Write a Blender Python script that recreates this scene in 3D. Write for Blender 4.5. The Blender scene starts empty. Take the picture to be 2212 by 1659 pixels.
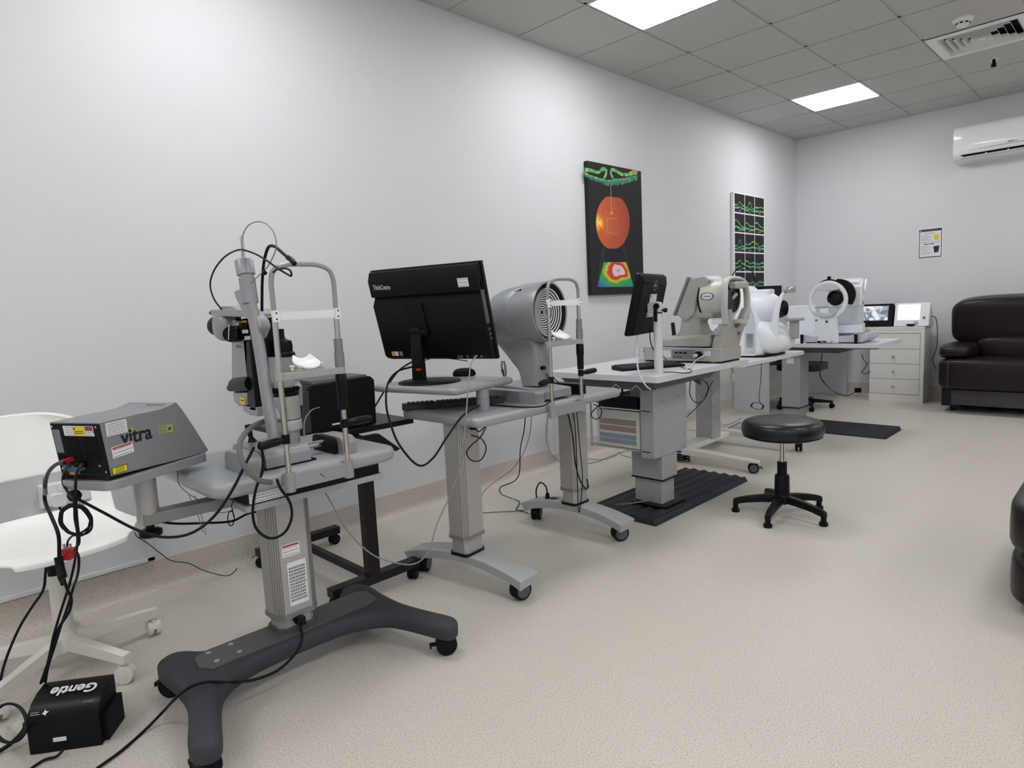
import bpy, bmesh, math, random
from mathutils import Matrix, Vector, noise
from mathutils.geometry import tessellate_polygon
random.seed(4)
COL = bpy.context.scene.collection
PI = math.pi
vs_ = bpy.context.scene.view_settings
vs_.view_transform = 'Standard'; vs_.look = 'None'; vs_.gamma = 1; vs_.use_curve_mapping = False; vs_.exposure = 0.0
def R(d): return math.radians(d)
I4 = Matrix.Identity(4)
def FR(x, y, z, rz=0, ry=0, rx=0):
    return Matrix.Translation((x, y, z)) @ Matrix.Rotation(R(rz), 4, 'Z') @ Matrix.Rotation(R(ry), 4, 'Y') @ Matrix.Rotation(R(rx), 4, 'X')

# ------------------------------------------------------------------ camera
FPX = 1386.11
CAMC = Vector((3.1016, -2.6563, 1.18))
CAME = (1.45226, 0.048069, 0.786812)
cam = bpy.data.cameras.new('camera'); camo = bpy.data.objects.new('camera', cam); COL.objects.link(camo)
camo.location = CAMC; camo.rotation_euler = CAME
cam.sensor_width = 36; cam.lens = FPX / 2212 * 36; cam.clip_start = 0.05
bpy.context.scene.camera = camo
from mathutils import Euler
CR = Euler(CAME).to_matrix()
def P(u, v, **k):
    """measured point of the photograph on a known plane of the room -> world"""
    d = CR @ Vector(((u - 1106) / FPX, -(v - 829.5) / FPX, -1))
    (ax, val), = k.items(); i = 'xyz'.index(ax)
    return CAMC + d * ((val - CAMC[i]) / d[i])

# ------------------------------------------------------------------ materials
def lin(c):
    if isinstance(c, (int, float)): c = (c, c, c)
    return tuple(((x / 255) / 12.92 if x / 255 <= .04045 else ((x / 255 + .055) / 1.055) ** 2.4) for x in c) + (1,)
MATS = {}
def mat(name, c, rough=.5, metal=0, var=.04, scale=30, bump=0, bscale=200, spec=.5, coat=0, emit=0, trans=0):
    if name in MATS: return MATS[name]
    m = bpy.data.materials.new(name); m.use_nodes = True; nt = m.node_tree
    b = nt.nodes['Principled BSDF']; b.inputs['Roughness'].default_value = rough; b.inputs['Metallic'].default_value = metal
    b.inputs['Specular IOR Level'].default_value = spec; b.inputs['Coat Weight'].default_value = coat
    tc = nt.nodes.new('ShaderNodeTexCoord'); n = nt.nodes.new('ShaderNodeTexNoise'); n.inputs['Scale'].default_value = scale
    n.inputs['Detail'].default_value = 4
    nt.links.new(tc.outputs['Object'], n.inputs['Vector'])
    mx = nt.nodes.new('ShaderNodeMix'); mx.data_type = 'RGBA'
    L = lin(c); mx.inputs['A'].default_value = tuple(min(1, x * (1 - var)) for x in L[:3]) + (1,); mx.inputs['B'].default_value = tuple(min(1, x * (1 + var)) for x in L[:3]) + (1,)
    nt.links.new(n.outputs['Fac'], mx.inputs['Factor']); nt.links.new(mx.outputs['Result'], b.inputs['Base Color'])
    if bump:
        n2 = nt.nodes.new('ShaderNodeTexNoise'); n2.inputs['Scale'].default_value = bscale; n2.inputs['Detail'].default_value = 3
        nt.links.new(tc.outputs['Object'], n2.inputs['Vector'])
        bp = nt.nodes.new('ShaderNodeBump'); bp.inputs['Strength'].default_value = bump; bp.inputs['Distance'].default_value = .002
        nt.links.new(n2.outputs['Fac'], bp.inputs['Height']); nt.links.new(bp.outputs['Normal'], b.inputs['Normal'])
    if emit:
        nt.links.new(mx.outputs['Result'], b.inputs['Emission Color']); b.inputs['Emission Strength'].default_value = emit
    if trans: b.inputs['Transmission Weight'].default_value = trans; b.inputs['IOR'].default_value = 1.2
    MATS[name] = m; return m

M = dict(
 wall=mat('wall paint', (214, 215, 217), .6, var=.015, scale=3, bump=.25, bscale=260),
 tile=mat('ceiling tile', (192, 191, 188), .9, var=.02, scale=4, bump=.3, bscale=300),
 grid=mat('ceiling grid', (190, 190, 186), .6, var=.01),
 gap=mat('ceiling void', (60, 60, 58), .9),
 white=mat('white plastic', (236, 236, 234), .35, var=.01),
 wgloss=mat('gloss white plastic', (238, 240, 242), .12, var=.01, coat=.5),
 chairw=mat('white moulded chair', (240, 241, 236), .35, var=.01),
 chairm=mat('white painted steel', (226, 222, 214), .4, var=.02),
 instw=mat('instrument white', (228, 232, 238), .38, var=.012),
 instg=mat('instrument pale grey panel', (196, 201, 208), .42, var=.012),
 ocream=mat('instrument warm grey', (168, 166, 159), .42, var=.015),
 ocream2=mat('instrument warm light', (190, 188, 181), .38, var=.012),
 silver=mat('silver metallic paint', (152, 154, 157), .36, .25, var=.05, scale=400, bump=.08, bscale=900),
 silverb=mat('hammered silver table', (158, 161, 164), .4, .2, var=.05, scale=300, bump=.12, bscale=700),
 dgrey=mat('laser case grey', (134, 135, 138), .45, .1, var=.02, scale=200),
 alu=mat('brushed aluminium', (172, 170, 167), .4, .35, var=.04, scale=60),
 alud=mat('anodised aluminium groove', (134, 133, 132), .45, .4, var=.04, scale=60),
 chrome=mat('chrome', (205, 200, 192), .14, 1, var=.02),
 foot=mat('pale grey cast foot', (172, 176, 174), .5, var=.015, bump=.05),
 charc=mat('charcoal powder coat', (62, 64, 69), .6, var=.04, scale=200, bump=.15, bscale=600, spec=.18),
 charp=mat('charcoal plate', (88, 88, 90), .5, .2, var=.03),
 black=mat('black plastic', (13, 13, 15), .36, var=.06, spec=.18),
 blackm=mat('black matte', (11, 11, 13), .55, var=.08, spec=.18),
 blackw=mat('black brown laminate', (34, 29, 30), .35, var=.15, scale=40, spec=.18),
 rubber=mat('black rubber', (18, 18, 20), .75, var=.08, spec=.18),
 cable=mat('black cable', (16, 16, 20), .5, spec=.18),
 cableg=mat('grey cable', (128, 129, 131), .5),
 cablew=mat('white cable', (215, 210, 198), .5),
 hose=mat('grey conduit hose', (104, 102, 98), .6, bump=.3, bscale=400),
 vinyl=mat('black upholstery vinyl', (18, 19, 23), .34, var=.06, bump=.12, bscale=300, spec=.4),
 leather=mat('dark brown leather', (26, 17, 19), .38, var=.25, scale=9, bump=.45, bscale=45, spec=.35),
 leathg=mat('sofa plinth panel', (66, 62, 64), .3, var=.1, scale=12, bump=.2, bscale=50),
 ctop=mat('light grey laminate', (206, 208, 212), .45, var=.012),
 cbody=mat('light grey steel', (160, 161, 163), .45, .1, var=.02, scale=60),
 plate=mat('dark ribbed base', (52, 55, 60), .55, .2, var=.05, scale=120, bump=.12, spec=.18),
 cab=mat('cream cabinet', (224, 222, 216), .5, var=.015),
 cabs=mat('cabinet side white', (205, 205, 206), .5, var=.02),
 paper=mat('white label paper', (226, 226, 228), .6, var=.02),
 ink=mat('grey print', (120, 122, 128), .6),
 inkd=mat('dark print', (40, 42, 50), .6),
 yellow=mat('yellow label', (226, 206, 30), .5, var=.03),
 red=mat('red plastic', (178, 30, 38), .45),
 redl=mat('red print', (150, 52, 46), .6),
 blue=mat('blue plastic', (44, 110, 160), .5),
 orange=mat('amber plastic', (214, 166, 90), .5),
 lime=mat('lime print', (176, 190, 60), .5),
 logo=mat('logo black', (22, 24, 34), .4),
 logog=mat('logo silver', (170, 172, 176), .4),
 navy=mat('navy print', (26, 28, 58), .5),
 canvas=mat('canvas black', (40, 38, 42), .6, bump=.1, spec=.18),
 bino=mat('lens glass black', (8, 8, 12), .12, spec=.3),
 lgreen=mat('coated lens', (22, 38, 40), .1, coat=1),
 cage=mat('perforated steel', (150, 138, 128), .4, .4, var=.18, scale=300),
 cage2=mat('perforated steel cool', (140, 150, 160), .4, .4, var=.2, scale=60),
 screenw=mat('white screen', (236, 240, 246), .3, emit=1.0),
 foil=None, vcover=mat('clear acrylic', (222, 226, 230), .12, var=.0, trans=.9),
 slotd=mat('dark slot', (12, 12, 14), .8, spec=.18),
)

def floor_mat():
    m = bpy.data.materials.new('speckled vinyl floor'); m.use_nodes = True; nt = m.node_tree; b = nt.nodes['Principled BSDF']
    tc = nt.nodes.new('ShaderNodeTexCoord')
    def noi(s, d=2):
        n = nt.nodes.new('ShaderNodeTexNoise'); n.inputs['Scale'].default_value = s; n.inputs['Detail'].default_value = d
        nt.links.new(tc.outputs['Object'], n.inputs['Vector']); return n
    r = nt.nodes.new('ShaderNodeValToRGB'); e = r.color_ramp.elements
    e[0].position = .36; e[0].color = lin((172, 163, 150)); e[1].position = .45; e[1].color = lin((203, 196, 186))
    x = e.new(.62); x.color = lin((207, 200, 190)); y = e.new(.7); y.color = lin((214, 208, 199))
    nt.links.new(noi(210, 3).outputs['Fac'], r.inputs['Fac'])
    r2 = nt.nodes.new('ShaderNodeValToRGB'); r2.color_ramp.elements[0].color = (.93, .93, .93, 1); r2.color_ramp.elements[1].color = (1, 1, 1, 1)
    nt.links.new(noi(1.3, 4).outputs['Fac'], r2.inputs['Fac'])
    mu = nt.nodes.new('ShaderNodeMix'); mu.data_type = 'RGBA'; mu.blend_type = 'MULTIPLY'; mu.inputs['Factor'].default_value = 1
    nt.links.new(r.outputs['Color'], mu.inputs['A']); nt.links.new(r2.outputs['Color'], mu.inputs['B'])
    nt.links.new(mu.outputs['Result'], b.inputs['Base Color'])
    b.inputs['Roughness'].default_value = .42; b.inputs['Specular IOR Level'].default_value = .4
    bp = nt.nodes.new('ShaderNodeBump'); bp.inputs['Strength'].default_value = .12; bp.inputs['Distance'].default_value = .001
    nt.links.new(noi(400, 2).outputs['Fac'], bp.inputs['Height']); nt.links.new(bp.outputs['Normal'], b.inputs['Normal'])
    return m
M['floor'] = floor_mat()

def ramp_mat(name, stops, scale, kind='noise', rough=.4, detail=4, center=(0, 0, 0), sc3=(1, 1, 1), namp=.35, nscale=6):
    """procedural picture colour: ramp over noise, or over noisy distance from a centre (object coordinates)"""
    m = bpy.data.materials.new(name); m.use_nodes = True; nt = m.node_tree; b = nt.nodes['Principled BSDF']; b.inputs['Roughness'].default_value = rough
    tc = nt.nodes.new('ShaderNodeTexCoord'); mp = nt.nodes.new('ShaderNodeMapping'); mp.vector_type = 'POINT'
    nt.links.new(tc.outputs['Object'], mp.inputs['Vector'])
    mp.inputs['Location'].default_value = tuple(-c * s for c, s in zip(center, sc3)); mp.inputs['Scale'].default_value = sc3
    n = nt.nodes.new('ShaderNodeTexNoise'); n.inputs['Detail'].default_value = detail
    r = nt.nodes.new('ShaderNodeValToRGB'); e = r.color_ramp.elements
    for i, (p, c) in enumerate(stops):
        if i < 2: e[i].position = p; e[i].color = lin(c)
        else: q = e.new(p); q.color = lin(c)
    if kind == 'noise':
        n.inputs['Scale'].default_value = scale; nt.links.new(mp.outputs['Vector'], n.inputs['Vector']); nt.links.new(n.outputs['Fac'], r.inputs['Fac'])
    else:
        n.inputs['Scale'].default_value = nscale; nt.links.new(mp.outputs['Vector'], n.inputs['Vector'])
        ln = nt.nodes.new('ShaderNodeVectorMath'); ln.operation = 'LENGTH'; nt.links.new(mp.outputs['Vector'], ln.inputs[0])
        a = nt.nodes.new('ShaderNodeMath'); a.operation = 'MULTIPLY_ADD'; a.inputs[1].default_value = namp
        nt.links.new(n.outputs['Fac'], a.inputs[0]); nt.links.new(ln.outputs['Value'], a.inputs[2])
        s = nt.nodes.new('ShaderNodeMath'); s.operation = 'SUBTRACT'; s.inputs[1].default_value = namp / 2; nt.links.new(a.outputs[0], s.inputs[0])
        nt.links.new(s.outputs[0], r.inputs['Fac'])
    nt.links.new(r.outputs['Color'], b.inputs['Base Color']); return m

def light_mat(s):
    m = bpy.data.materials.new('led diffuser'); m.use_nodes = True; nt = m.node_tree; nt.nodes.clear()
    o = nt.nodes.new('ShaderNodeOutputMaterial'); e = nt.nodes.new('ShaderNodeEmission'); e.inputs['Strength'].default_value = s
    e.inputs['Color'].default_value = (.974, .985, 1, 1); nt.links.new(e.outputs[0], o.inputs[0]); return m

# ------------------------------------------------------------------ mesh builder
ROOTM = {}
def catmull(pts, n=6):
    pts = [Vector(p) for p in pts]
    if len(pts) < 3: return pts
    out = []; Q = [pts[0] * 2 - pts[1]] + pts + [pts[-1] * 2 - pts[-2]]
    for i in range(1, len(Q) - 2):
        a, b, c, d = Q[i - 1:i + 3]
        for k in range(n):
            t = k / n
            out.append(.5 * ((2 * b) + (c - a) * t + (2 * a - 5 * b + 4 * c - d) * t * t + (3 * b - a - 3 * c + d) * t ** 3))
    out.append(pts[-1]); return out
def rrect(x0, x1, y0, y1, r, n=5, corners=(1, 1, 1, 1)):
    o = []
    for (cx, cy, a, k) in ((x1, y1, 0, 0), (x0, y1, 90, 1), (x0, y0, 180, 2), (x1, y0, 270, 3)):
        rr = r * corners[k]
        if rr < 1e-6: o.append((cx, cy)); continue
        sx = -1 if cx == x1 else 1; sy = -1 if cy == y1 else 1
        for i in range(n + 1):
            t = R(a + 90 * i / n); o.append((cx + sx * rr + rr * math.cos(t), cy + sy * rr + rr * math.sin(t)))
    return o
class MB:
    def __init__(s, F=None): s.bm = bmesh.new(); s.F = F or I4; s.mi = 0; s.mats = []
    def m(s, mt):
        mt = M[mt] if isinstance(mt, str) else mt
        if mt not in s.mats: s.mats.append(mt)
        s.mi = s.mats.index(mt); return s
    def raw(s, vs, fs, X=None):
        T = s.F @ X if X else s.F
        v = [s.bm.verts.new(T @ Vector(p)) for p in vs]
        out = []
        for f in fs:
            if len(f) <= 8: out.append(f); continue
            nn = Vector((0, 0, 0))
            for i in range(len(f)):
                a = v[f[i]].co; b = v[f[(i + 1) % len(f)]].co
                nn += Vector(((a.y - b.y) * (a.z + b.z), (a.z - b.z) * (a.x + b.x), (a.x - b.x) * (a.y + b.y)))
            k = max(range(3), key=lambda i: abs(nn[i])); ij = [i for i in range(3) if i != k]
            for tr in tessellate_polygon([[Vector((v[i].co[ij[0]], v[i].co[ij[1]], 0)) for i in f]]): out.append(tuple(f[i] for i in tr))
        fs = out
        for f in fs:
            try: q = s.bm.faces.new([v[i] for i in f]); q.material_index = s.mi; q.smooth = True
            except ValueError: pass
        return s
    def box(s, x0, x1, y0, y1, z0, z1, X=None):
        vs = [(x, y, z) for x in (x0, x1) for y in (y0, y1) for z in (z0, z1)]
        return s.raw(vs, [(0, 1, 3, 2), (4, 6, 7, 5), (0, 4, 5, 1), (2, 3, 7, 6), (0, 2, 6, 4), (1, 5, 7, 3)], X)
    def cb(s, c, d, X=None): return s.box(c[0] - d[0] / 2, c[0] + d[0] / 2, c[1] - d[1] / 2, c[1] + d[1] / 2, c[2] - d[2] / 2, c[2] + d[2] / 2, X)
    def loft(s, secs, cap=True, close=True, X=None):
        n = len(secs[0]); vs = [p for q in secs for p in q]; fs = []
        for i in range(len(secs) - 1):
            for j in range(n if close else n - 1):
                k = (j + 1) % n; fs.append((i * n + j, i * n + k, (i + 1) * n + k, (i + 1) * n + j))
        if cap: fs.append(tuple(range(n - 1, -1, -1))); fs.append(tuple((len(secs) - 1) * n + j for j in range(n)))
        return s.raw(vs, fs, X)
    def prism(s, pts, plane, a, b, X=None):
        f = {'xy': lambda p, t: (p[0], p[1], t), 'xz': lambda p, t: (p[0], t, p[1]), 'yz': lambda p, t: (t, p[0], p[1])}[plane]
        return s.loft([[f(p, a) for p in pts], [f(p, b) for p in pts]], X=X)
    def rings(s, p0, p1, prof, n=20, cap=True, X=None):
        """lathe about the axis p0->p1; prof = [(radius, distance 0..1 or absolute along axis)]"""
        p0 = Vector(p0); p1 = Vector(p1); d = p1 - p0; L = d.length; q = d.to_track_quat('Z', 'Y').to_matrix()
        secs = [[p0 + q @ Vector((r * math.cos(2 * PI * i / n), r * math.sin(2 * PI * i / n), t * L)) for i in range(n)] for r, t in prof]
        return s.loft(secs, cap=cap, X=X)
    def cyl(s, p0, p1, r, r2=None, n=20, X=None): return s.rings(p0, p1, [(r, 0), (r if r2 is None else r2, 1)], n, X=X)
    def lathe(s, c, prof, n=32, X=None):
        return s.loft([[(c[0] + r * math.cos(2 * PI * i / n), c[1] + r * math.sin(2 * PI * i / n), z) for i in range(n)] for r, z in prof], X=X)
    def tube(s, pts, r, n=8, sub=6, X=None, smooth=True):
        pts = catmull(pts, sub) if smooth else [Vector(p) for p in pts]
        rr = r if callable(r) else (lambda t: r)
        secs = []; t0 = (pts[1] - pts[0]).normalized(); up = Vector((0, 0, 1)) if abs(t0.z) < .9 else Vector((1, 0, 0))
        nrm = (up - t0 * up.dot(t0)).normalized()
        for i, p in enumerate(pts):
            t = (pts[min(i + 1, len(pts) - 1)] - pts[max(i - 1, 0)])
            t = t.normalized() if t.length > 1e-9 else t0
            nrm = nrm - t * nrm.dot(t)
            nrm = nrm.normalized() if nrm.length > 1e-6 else t.orthogonal().normalized()
            bn = t.cross(nrm); q = rr(i / (len(pts) - 1))
            secs.append([p + (nrm * math.cos(2 * PI * k / n) + bn * math.sin(2 * PI * k / n)) * q for k in range(n)])
        return s.loft(secs, X=X)
    def sph(s, c, r, n=20, m=12, X=None, e=1):
        r = (r, r, r) if isinstance(r, (int, float)) else r
        sg = lambda v: math.copysign(abs(v) ** e, v)
        secs = [[(c[0] + r[0] * sg(math.cos(2 * PI * i / n)) * sg(math.cos(t)) , c[1] + r[1] * sg(math.sin(2 * PI * i / n)) * sg(math.cos(t)), c[2] + r[2] * sg(math.sin(t))) for i in range(n)]
                for t in [(-.5 + (j + .02 * (j == 0) - .02 * (j == m)) / m) * PI for j in range(m + 1)]]
        return s.loft(secs, X=X)
    def torus(s, c, axis, Rr, r, a0=0, a1=360, n=40, k=10, sc=(1, 1), X=None):
        q = Vector(axis).to_track_quat('Z', 'Y').to_matrix(); c = Vector(c)
        pts = [c + q @ Vector((Rr * sc[0] * math.cos(R(a0 + (a1 - a0) * i / n)), Rr * sc[1] * math.sin(R(a0 + (a1 - a0) * i / n)), 0)) for i in range(n + 1)]
        return s.tube(pts, r, k, X=X, smooth=False)
    def text(s, string, size, X, depth=.0006, bold=0, sx=1):
        cu = bpy.data.curves.new('t', 'FONT'); cu.body = string; cu.size = size; cu.extrude = depth; cu.offset = bold; cu.resolution_u = 3
        o = bpy.data.objects.new('t', cu); me = bpy.data.meshes.new_from_object(o)
        s.raw([(v.co.x * sx, v.co.y, v.co.z) for v in me.vertices], [tuple(p.vertices) for p in me.polygons], X)
        bpy.data.objects.remove(o); bpy.data.meshes.remove(me); bpy.data.curves.remove(cu); return s
    def build(s, name, mt=None, parent=None, bevel=0, seg=2, label=None, angle=38, sub=0):
        if mt is not None:
            mt = M[mt] if isinstance(mt, str) else mt
            if not s.mats: s.mats = [mt]
        root = parent
        while root is not None and root.parent is not None: root = root.parent
        if root is not None and root.name in ROOTM:
            inv = ROOTM[root.name].inverted()
            for v in s.bm.verts: v.co = inv @ v.co
        bmesh.ops.recalc_face_normals(s.bm, faces=s.bm.faces)
        me = bpy.data.meshes.new(name); s.bm.to_mesh(me); s.bm.free()
        for q in s.mats: me.materials.append(q)
        me.set_sharp_from_angle(angle=R(angle))
        o = bpy.data.objects.new(name, me); COL.objects.link(o)
        if parent is not None: o.parent = parent
        if sub:
            b = o.modifiers.new('s', 'SUBSURF'); b.levels = b.render_levels = sub
        if bevel:
            b = o.modifiers.new('b', 'BEVEL'); b.width = bevel; b.segments = seg; b.limit_method = 'ANGLE'; b.angle_limit = R(angle); b.harden_normals = True
        if label: o['label'] = label
        return o
def tag(o, label, cat, group=None, kind=None):
    o['label'] = label; o['category'] = cat
    if group: o['group'] = group
    if kind: o['kind'] = kind
    return o
def thing(name, label, cat, loc=(0, 0, 0), rz=0, group=None):
    o = bpy.data.objects.new(name, None); COL.objects.link(o); o.empty_display_size = .05
    o.location = loc; o.rotation_euler = (0, 0, R(rz)); ROOTM[o.name] = FR(*loc, rz)
    return tag(o, label, cat, group)
def struct(o): o['kind'] = 'structure'; return o
def cable(name, label, pts, r=.0035, mt='cable', cat='cable', sub=6, n=8, group=None):
    return tag(MB().tube(pts, r, n, sub).build(name, mt), label, cat, group)

def sticker(parent, X, w, h, paper='paper', lines=3, ink='ink', name='sticker', head=None, label=None, text=None):
    """thin label lying in the local xy plane of X, centred, printed in rows of small bars"""
    m = MB(X).m(paper).box(-w / 2, w / 2, -h / 2, h / 2, 0, .0006)
    if head: m.m(head).box(-w * .46, w * .46, h * .3, h * .44, .0005, .0009)
    m.m(ink); rnd = random.Random(int(w * 1e4) + lines)
    top = h * (.22 if head else .36)
    for i in range(lines):
        y = top - i * (top + h * .38) / max(1, lines - 1) if lines > 1 else 0
        x = -w * .43
        while x < w * .38:
            l = rnd.uniform(.03, .12) * w; l = min(l, w * .43 - x); m.box(x, x + l, y - h * .025, y + h * .025, .0005, .0009); x += l + .02 * w
    if text: m.text(text[0], text[1], Matrix.Translation((-w * .42, -text[1] * .35, .0006)), .0003)
    return m.build(name, None, parent, label=label)

def caster(parent, x, y, a, r=.034, mt='black', w=.03, name='caster', top=.0, brake=False, rim=None, gap=.008):
    """twin wheel castor: fork part with two wheel sub-parts; a = rolling direction"""
    F = FR(x, y, 0, a)
    f = MB(F)
    f.cyl((-.012, 0, r * 1.5), (-.012, 0, r * 2.15 + top), r * .28, n=14)
    f.loft([[(-.0 + (r * 1.02) * math.cos(t) * k, yy, r + r * 1.04 * math.sin(t) * k) for k in (1,) for t in [R(10 + i * 17) for i in range(11)]] + [(r * .5 * math.cos(t), yy, r + r * .5 * math.sin(t)) for t in [R(180 - i * 17) for i in range(11)]] for yy in (-w * .22, w * .22)])
    if brake: f.box(r * .8, r * 1.55, -w * .3, w * .3, r * 1.0, r * 1.16); f.box(r * 1.45, r * 1.6, -w * .3, w * .3, r * .75, r * 1.16)
    fo = f.build(name, mt, parent, bevel=.0015)
    for s in (-1, 1):
        c = s * (w * .3 + gap / 2)
        wb = MB(F).m('rubber' if mt == 'black' else mt)
        wb.rings((0, c - w * .3, r), (0, c + w * .3, r), [(r * .7, 0), (r * .93, .04), (r, .25), (r, .75), (r * .93, .96), (r * .7, 1)], 26)
        if rim: wb.m(rim).rings((0, c + s * w * .22, r), (0, c + s * w * .34, r), [(r * .8, 0), (r * .72, 1)], 22)
        else: wb.m(mt).rings((0, c + s * w * .25, r), (0, c + s * w * .36, r), [(r * .62, 0), (r * .5, 1)], 22)
        wb.build('wheel', None, fo)
    return fo

# ================================================================== ROOM
XR, YF, YB, H = 6.3, -4.6, 5.251, 2.961
TA, TS = .583, .6025
struct(MB().box(-.1, XR + .1, YF - .1, YB + .1, -.1, 0).build('floor', 'floor'))
struct(MB().box(-.12, 0, YF - .1, YB + .1, 0, H + .15).build('wall_left', 'wall'))
struct(MB().box(0, XR, YB, YB + .12, 0, H + .15).build('wall_back', 'wall'))
struct(MB().box(XR, XR + .12, YF - .1, YB + .1, 0, H + .15).build('wall_right', 'wall'))
struct(MB().box(0, XR, YF - .12, YF, 0, H + .15).build('wall_front', 'wall'))
def cove(name, a, b, inward):
    prof = [(0, 0), (.055, 0), (.052, .0015)] + [(.048 - .044 * math.sin(R(t)), .044 - .044 * math.cos(R(t)) + .002) for t in (15, 30, 45, 60, 75, 90)] + [(.004, .14), (.0, .141)]
    a = Vector(a); b = Vector(b); n = Vector(inward)
    return struct(MB().loft([[p + n * q[0] + Vector((0, 0, q[1])) for q in prof] for p in (a, b)]).build(name, 'floor', angle=50))
cove('baseboard_left', (0, YF, 0), (0, YB, 0), (1, 0, 0)); cove('baseboard_back', (0, YB, 0), (XR, YB, 0), (0, -1, 0))
cove('baseboard_right', (XR, YB, 0), (XR, YF, 0), (-1, 0, 0))
# suspended ceiling: tiles dropped between the bars of the grid
xs = [0] + [TA + TS * k for k in range(-0, 10)] + [XR]; ys = [YF] + [.6 * j for j in range(-7, 9)] + [YB]
xs = [x for x in xs if x <= XR]
LIGHTS = [(xs[i], ys[j]) for i in (1, 5, 9) for j in (ys.index(.6 * -3), ys.index(.6), ys.index(.6 * 6), ys.index(.6 * -7))]  # last column and front row: unseen panels added to raise the ambient light
VENTS = [(xs[3], ys[ys.index(.6 * 5)])]
cl = MB().m('tile')
for i in range(len(xs) - 1):
    for j in range(len(ys) - 1):
        if (xs[i], ys[j]) in LIGHTS + VENTS: continue
        g0 = .004 if i == 0 else .013; 
        cl.box(xs[i] + g0, xs[i + 1] - .010, ys[j] + .010, ys[j + 1] - .010, H - .002, H + .012)
cl.m('grid')
for x in xs[1:-1]: cl.box(x - .012, x + .012, YF, YB, H + .004, H + .02)
for y in ys[1:-1]: cl.box(0, XR, y - .012, y + .012, H + .004, H + .02)
cl.m('gap').box(0, XR, YF, YB, H + .1, H + .12)
struct(cl.build('ceiling'))
tr = MB(); tr.box(0, .018, YF, YB, H - .004, H + .03); tr.box(0, XR, YB - .018, YB, H - .004, H + .03)
struct(tr.build('trim_1', 'grid'))
LM = light_mat(19.5)
pos = ['above the near left, out of view', 'nearest the left wall over the large poster', 'beyond it toward the far wall']
for n, (x, y) in enumerate(LIGHTS):
    lab = {(1, 1): 'square flush LED ceiling panel cut by the top edge of the photo', (1, 2): 'square flush LED ceiling panel near the far wall, seen whole'}.get((1 + n // 4, n % 4), 'square flush LED ceiling panel outside the view, several of this set added for ambient light')
    t = thing('ceiling_light', lab, 'light', (x + .3, y + .3, H), group='flush ceiling light panels')
    MB().box(x + .008, x + .594, y + .008, y + .592, H - .004, H + .06).build('housing', 'white', t)
    MB().box(x + .02, x + .582, y + .02, y + .58, H - .006, H - .0045).build('diffuser', LM, t)
# square air diffuser
vx, vy = VENTS[0]
t = thing('air_vent', 'square white four way ceiling air diffuser with nested louvres', 'vent', (vx + .3, vy + .3, H))
m = MB(); c0, c1 = .3, .3
def frame_ring(m, cx, cy, a, b, z0, z1):
    """square ring from half size a (height z0) to half size b (height z1), sheet 2 mm"""
    q = lambda h, z: [(cx + sx * h, cy + sy * h, z) for sx, sy in ((1, 1), (-1, 1), (-1, -1), (1, -1))]
    m.loft([q(a, z0), q(b, z1), q(b, z1 + .002), q(a, z0 + .002), q(a, z0)], cap=False)
frame_ring(m, vx + .301, vy + .3, .296, .235, H - .006, H - .008)
m.build('vent_frame', 'white', t)
for k in range(5):
    m = MB(); a = .235 - k * .043; frame_ring(m, vx + .301, vy + .3, a, a - .020, H - .012, H + .022); m.build('louvre', 'white', t)
MB().box(vx + .281, vx + .32, vy + .28, vy + .32, H - .010, H - .006).build('centre_plate', 'white', t)
MB().box(vx + .01, vx + .59, vy + .01, vy + .59, H + .06, H + .07).build('duct_back', 'slotd', t)
t = thing('smoke_detector', 'round white smoke detector on the ceiling beside the air vent', 'smoke detector', (2.067, 2.778, H))
MB().lathe((2.067, 2.778), [(.062, H), (.062, H - .012), (.055, H - .02), (.04, H - .024), (.036, H - .045), (.03, H - .052), (.001, H - .053)]).build('base', 'white', t)
m = MB()
for a in range(0, 360, 45): m.cb((0, 0, 0), (.002, .018, .009), FR(2.067, 2.778, H - .034, a) @ Matrix.Translation((.039, 0, 0)))
m.build('sensor_slot', 'slotd', t)
t = thing('fire_sprinkler', 'small ceiling sprinkler head between the air vent and the far wall', 'sprinkler', (2.064, 3.935, H))
MB().lathe((2.064, 3.935), [(.04, H - .002), (.036, H - .008), (.015, H - .012)]).build('escutcheon', 'chrome', t)
m = MB().cyl((2.064, 3.935, H - .01), (2.064, 3.935, H - .05), .011); m.lathe((2.064, 3.935), [(.006, H - .05), (.02, H - .053), (.02, H - .057), (.004, H - .058)])
for s in (-1, 1): m.tube([(2.064 + s * .009, 3.935, H - .03), (2.064 + s * .017, 3.935, H - .04), (2.064 + s * .006, 3.935, H - .052)], .003)
m.build('nozzle', 'slotd', t)

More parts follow.
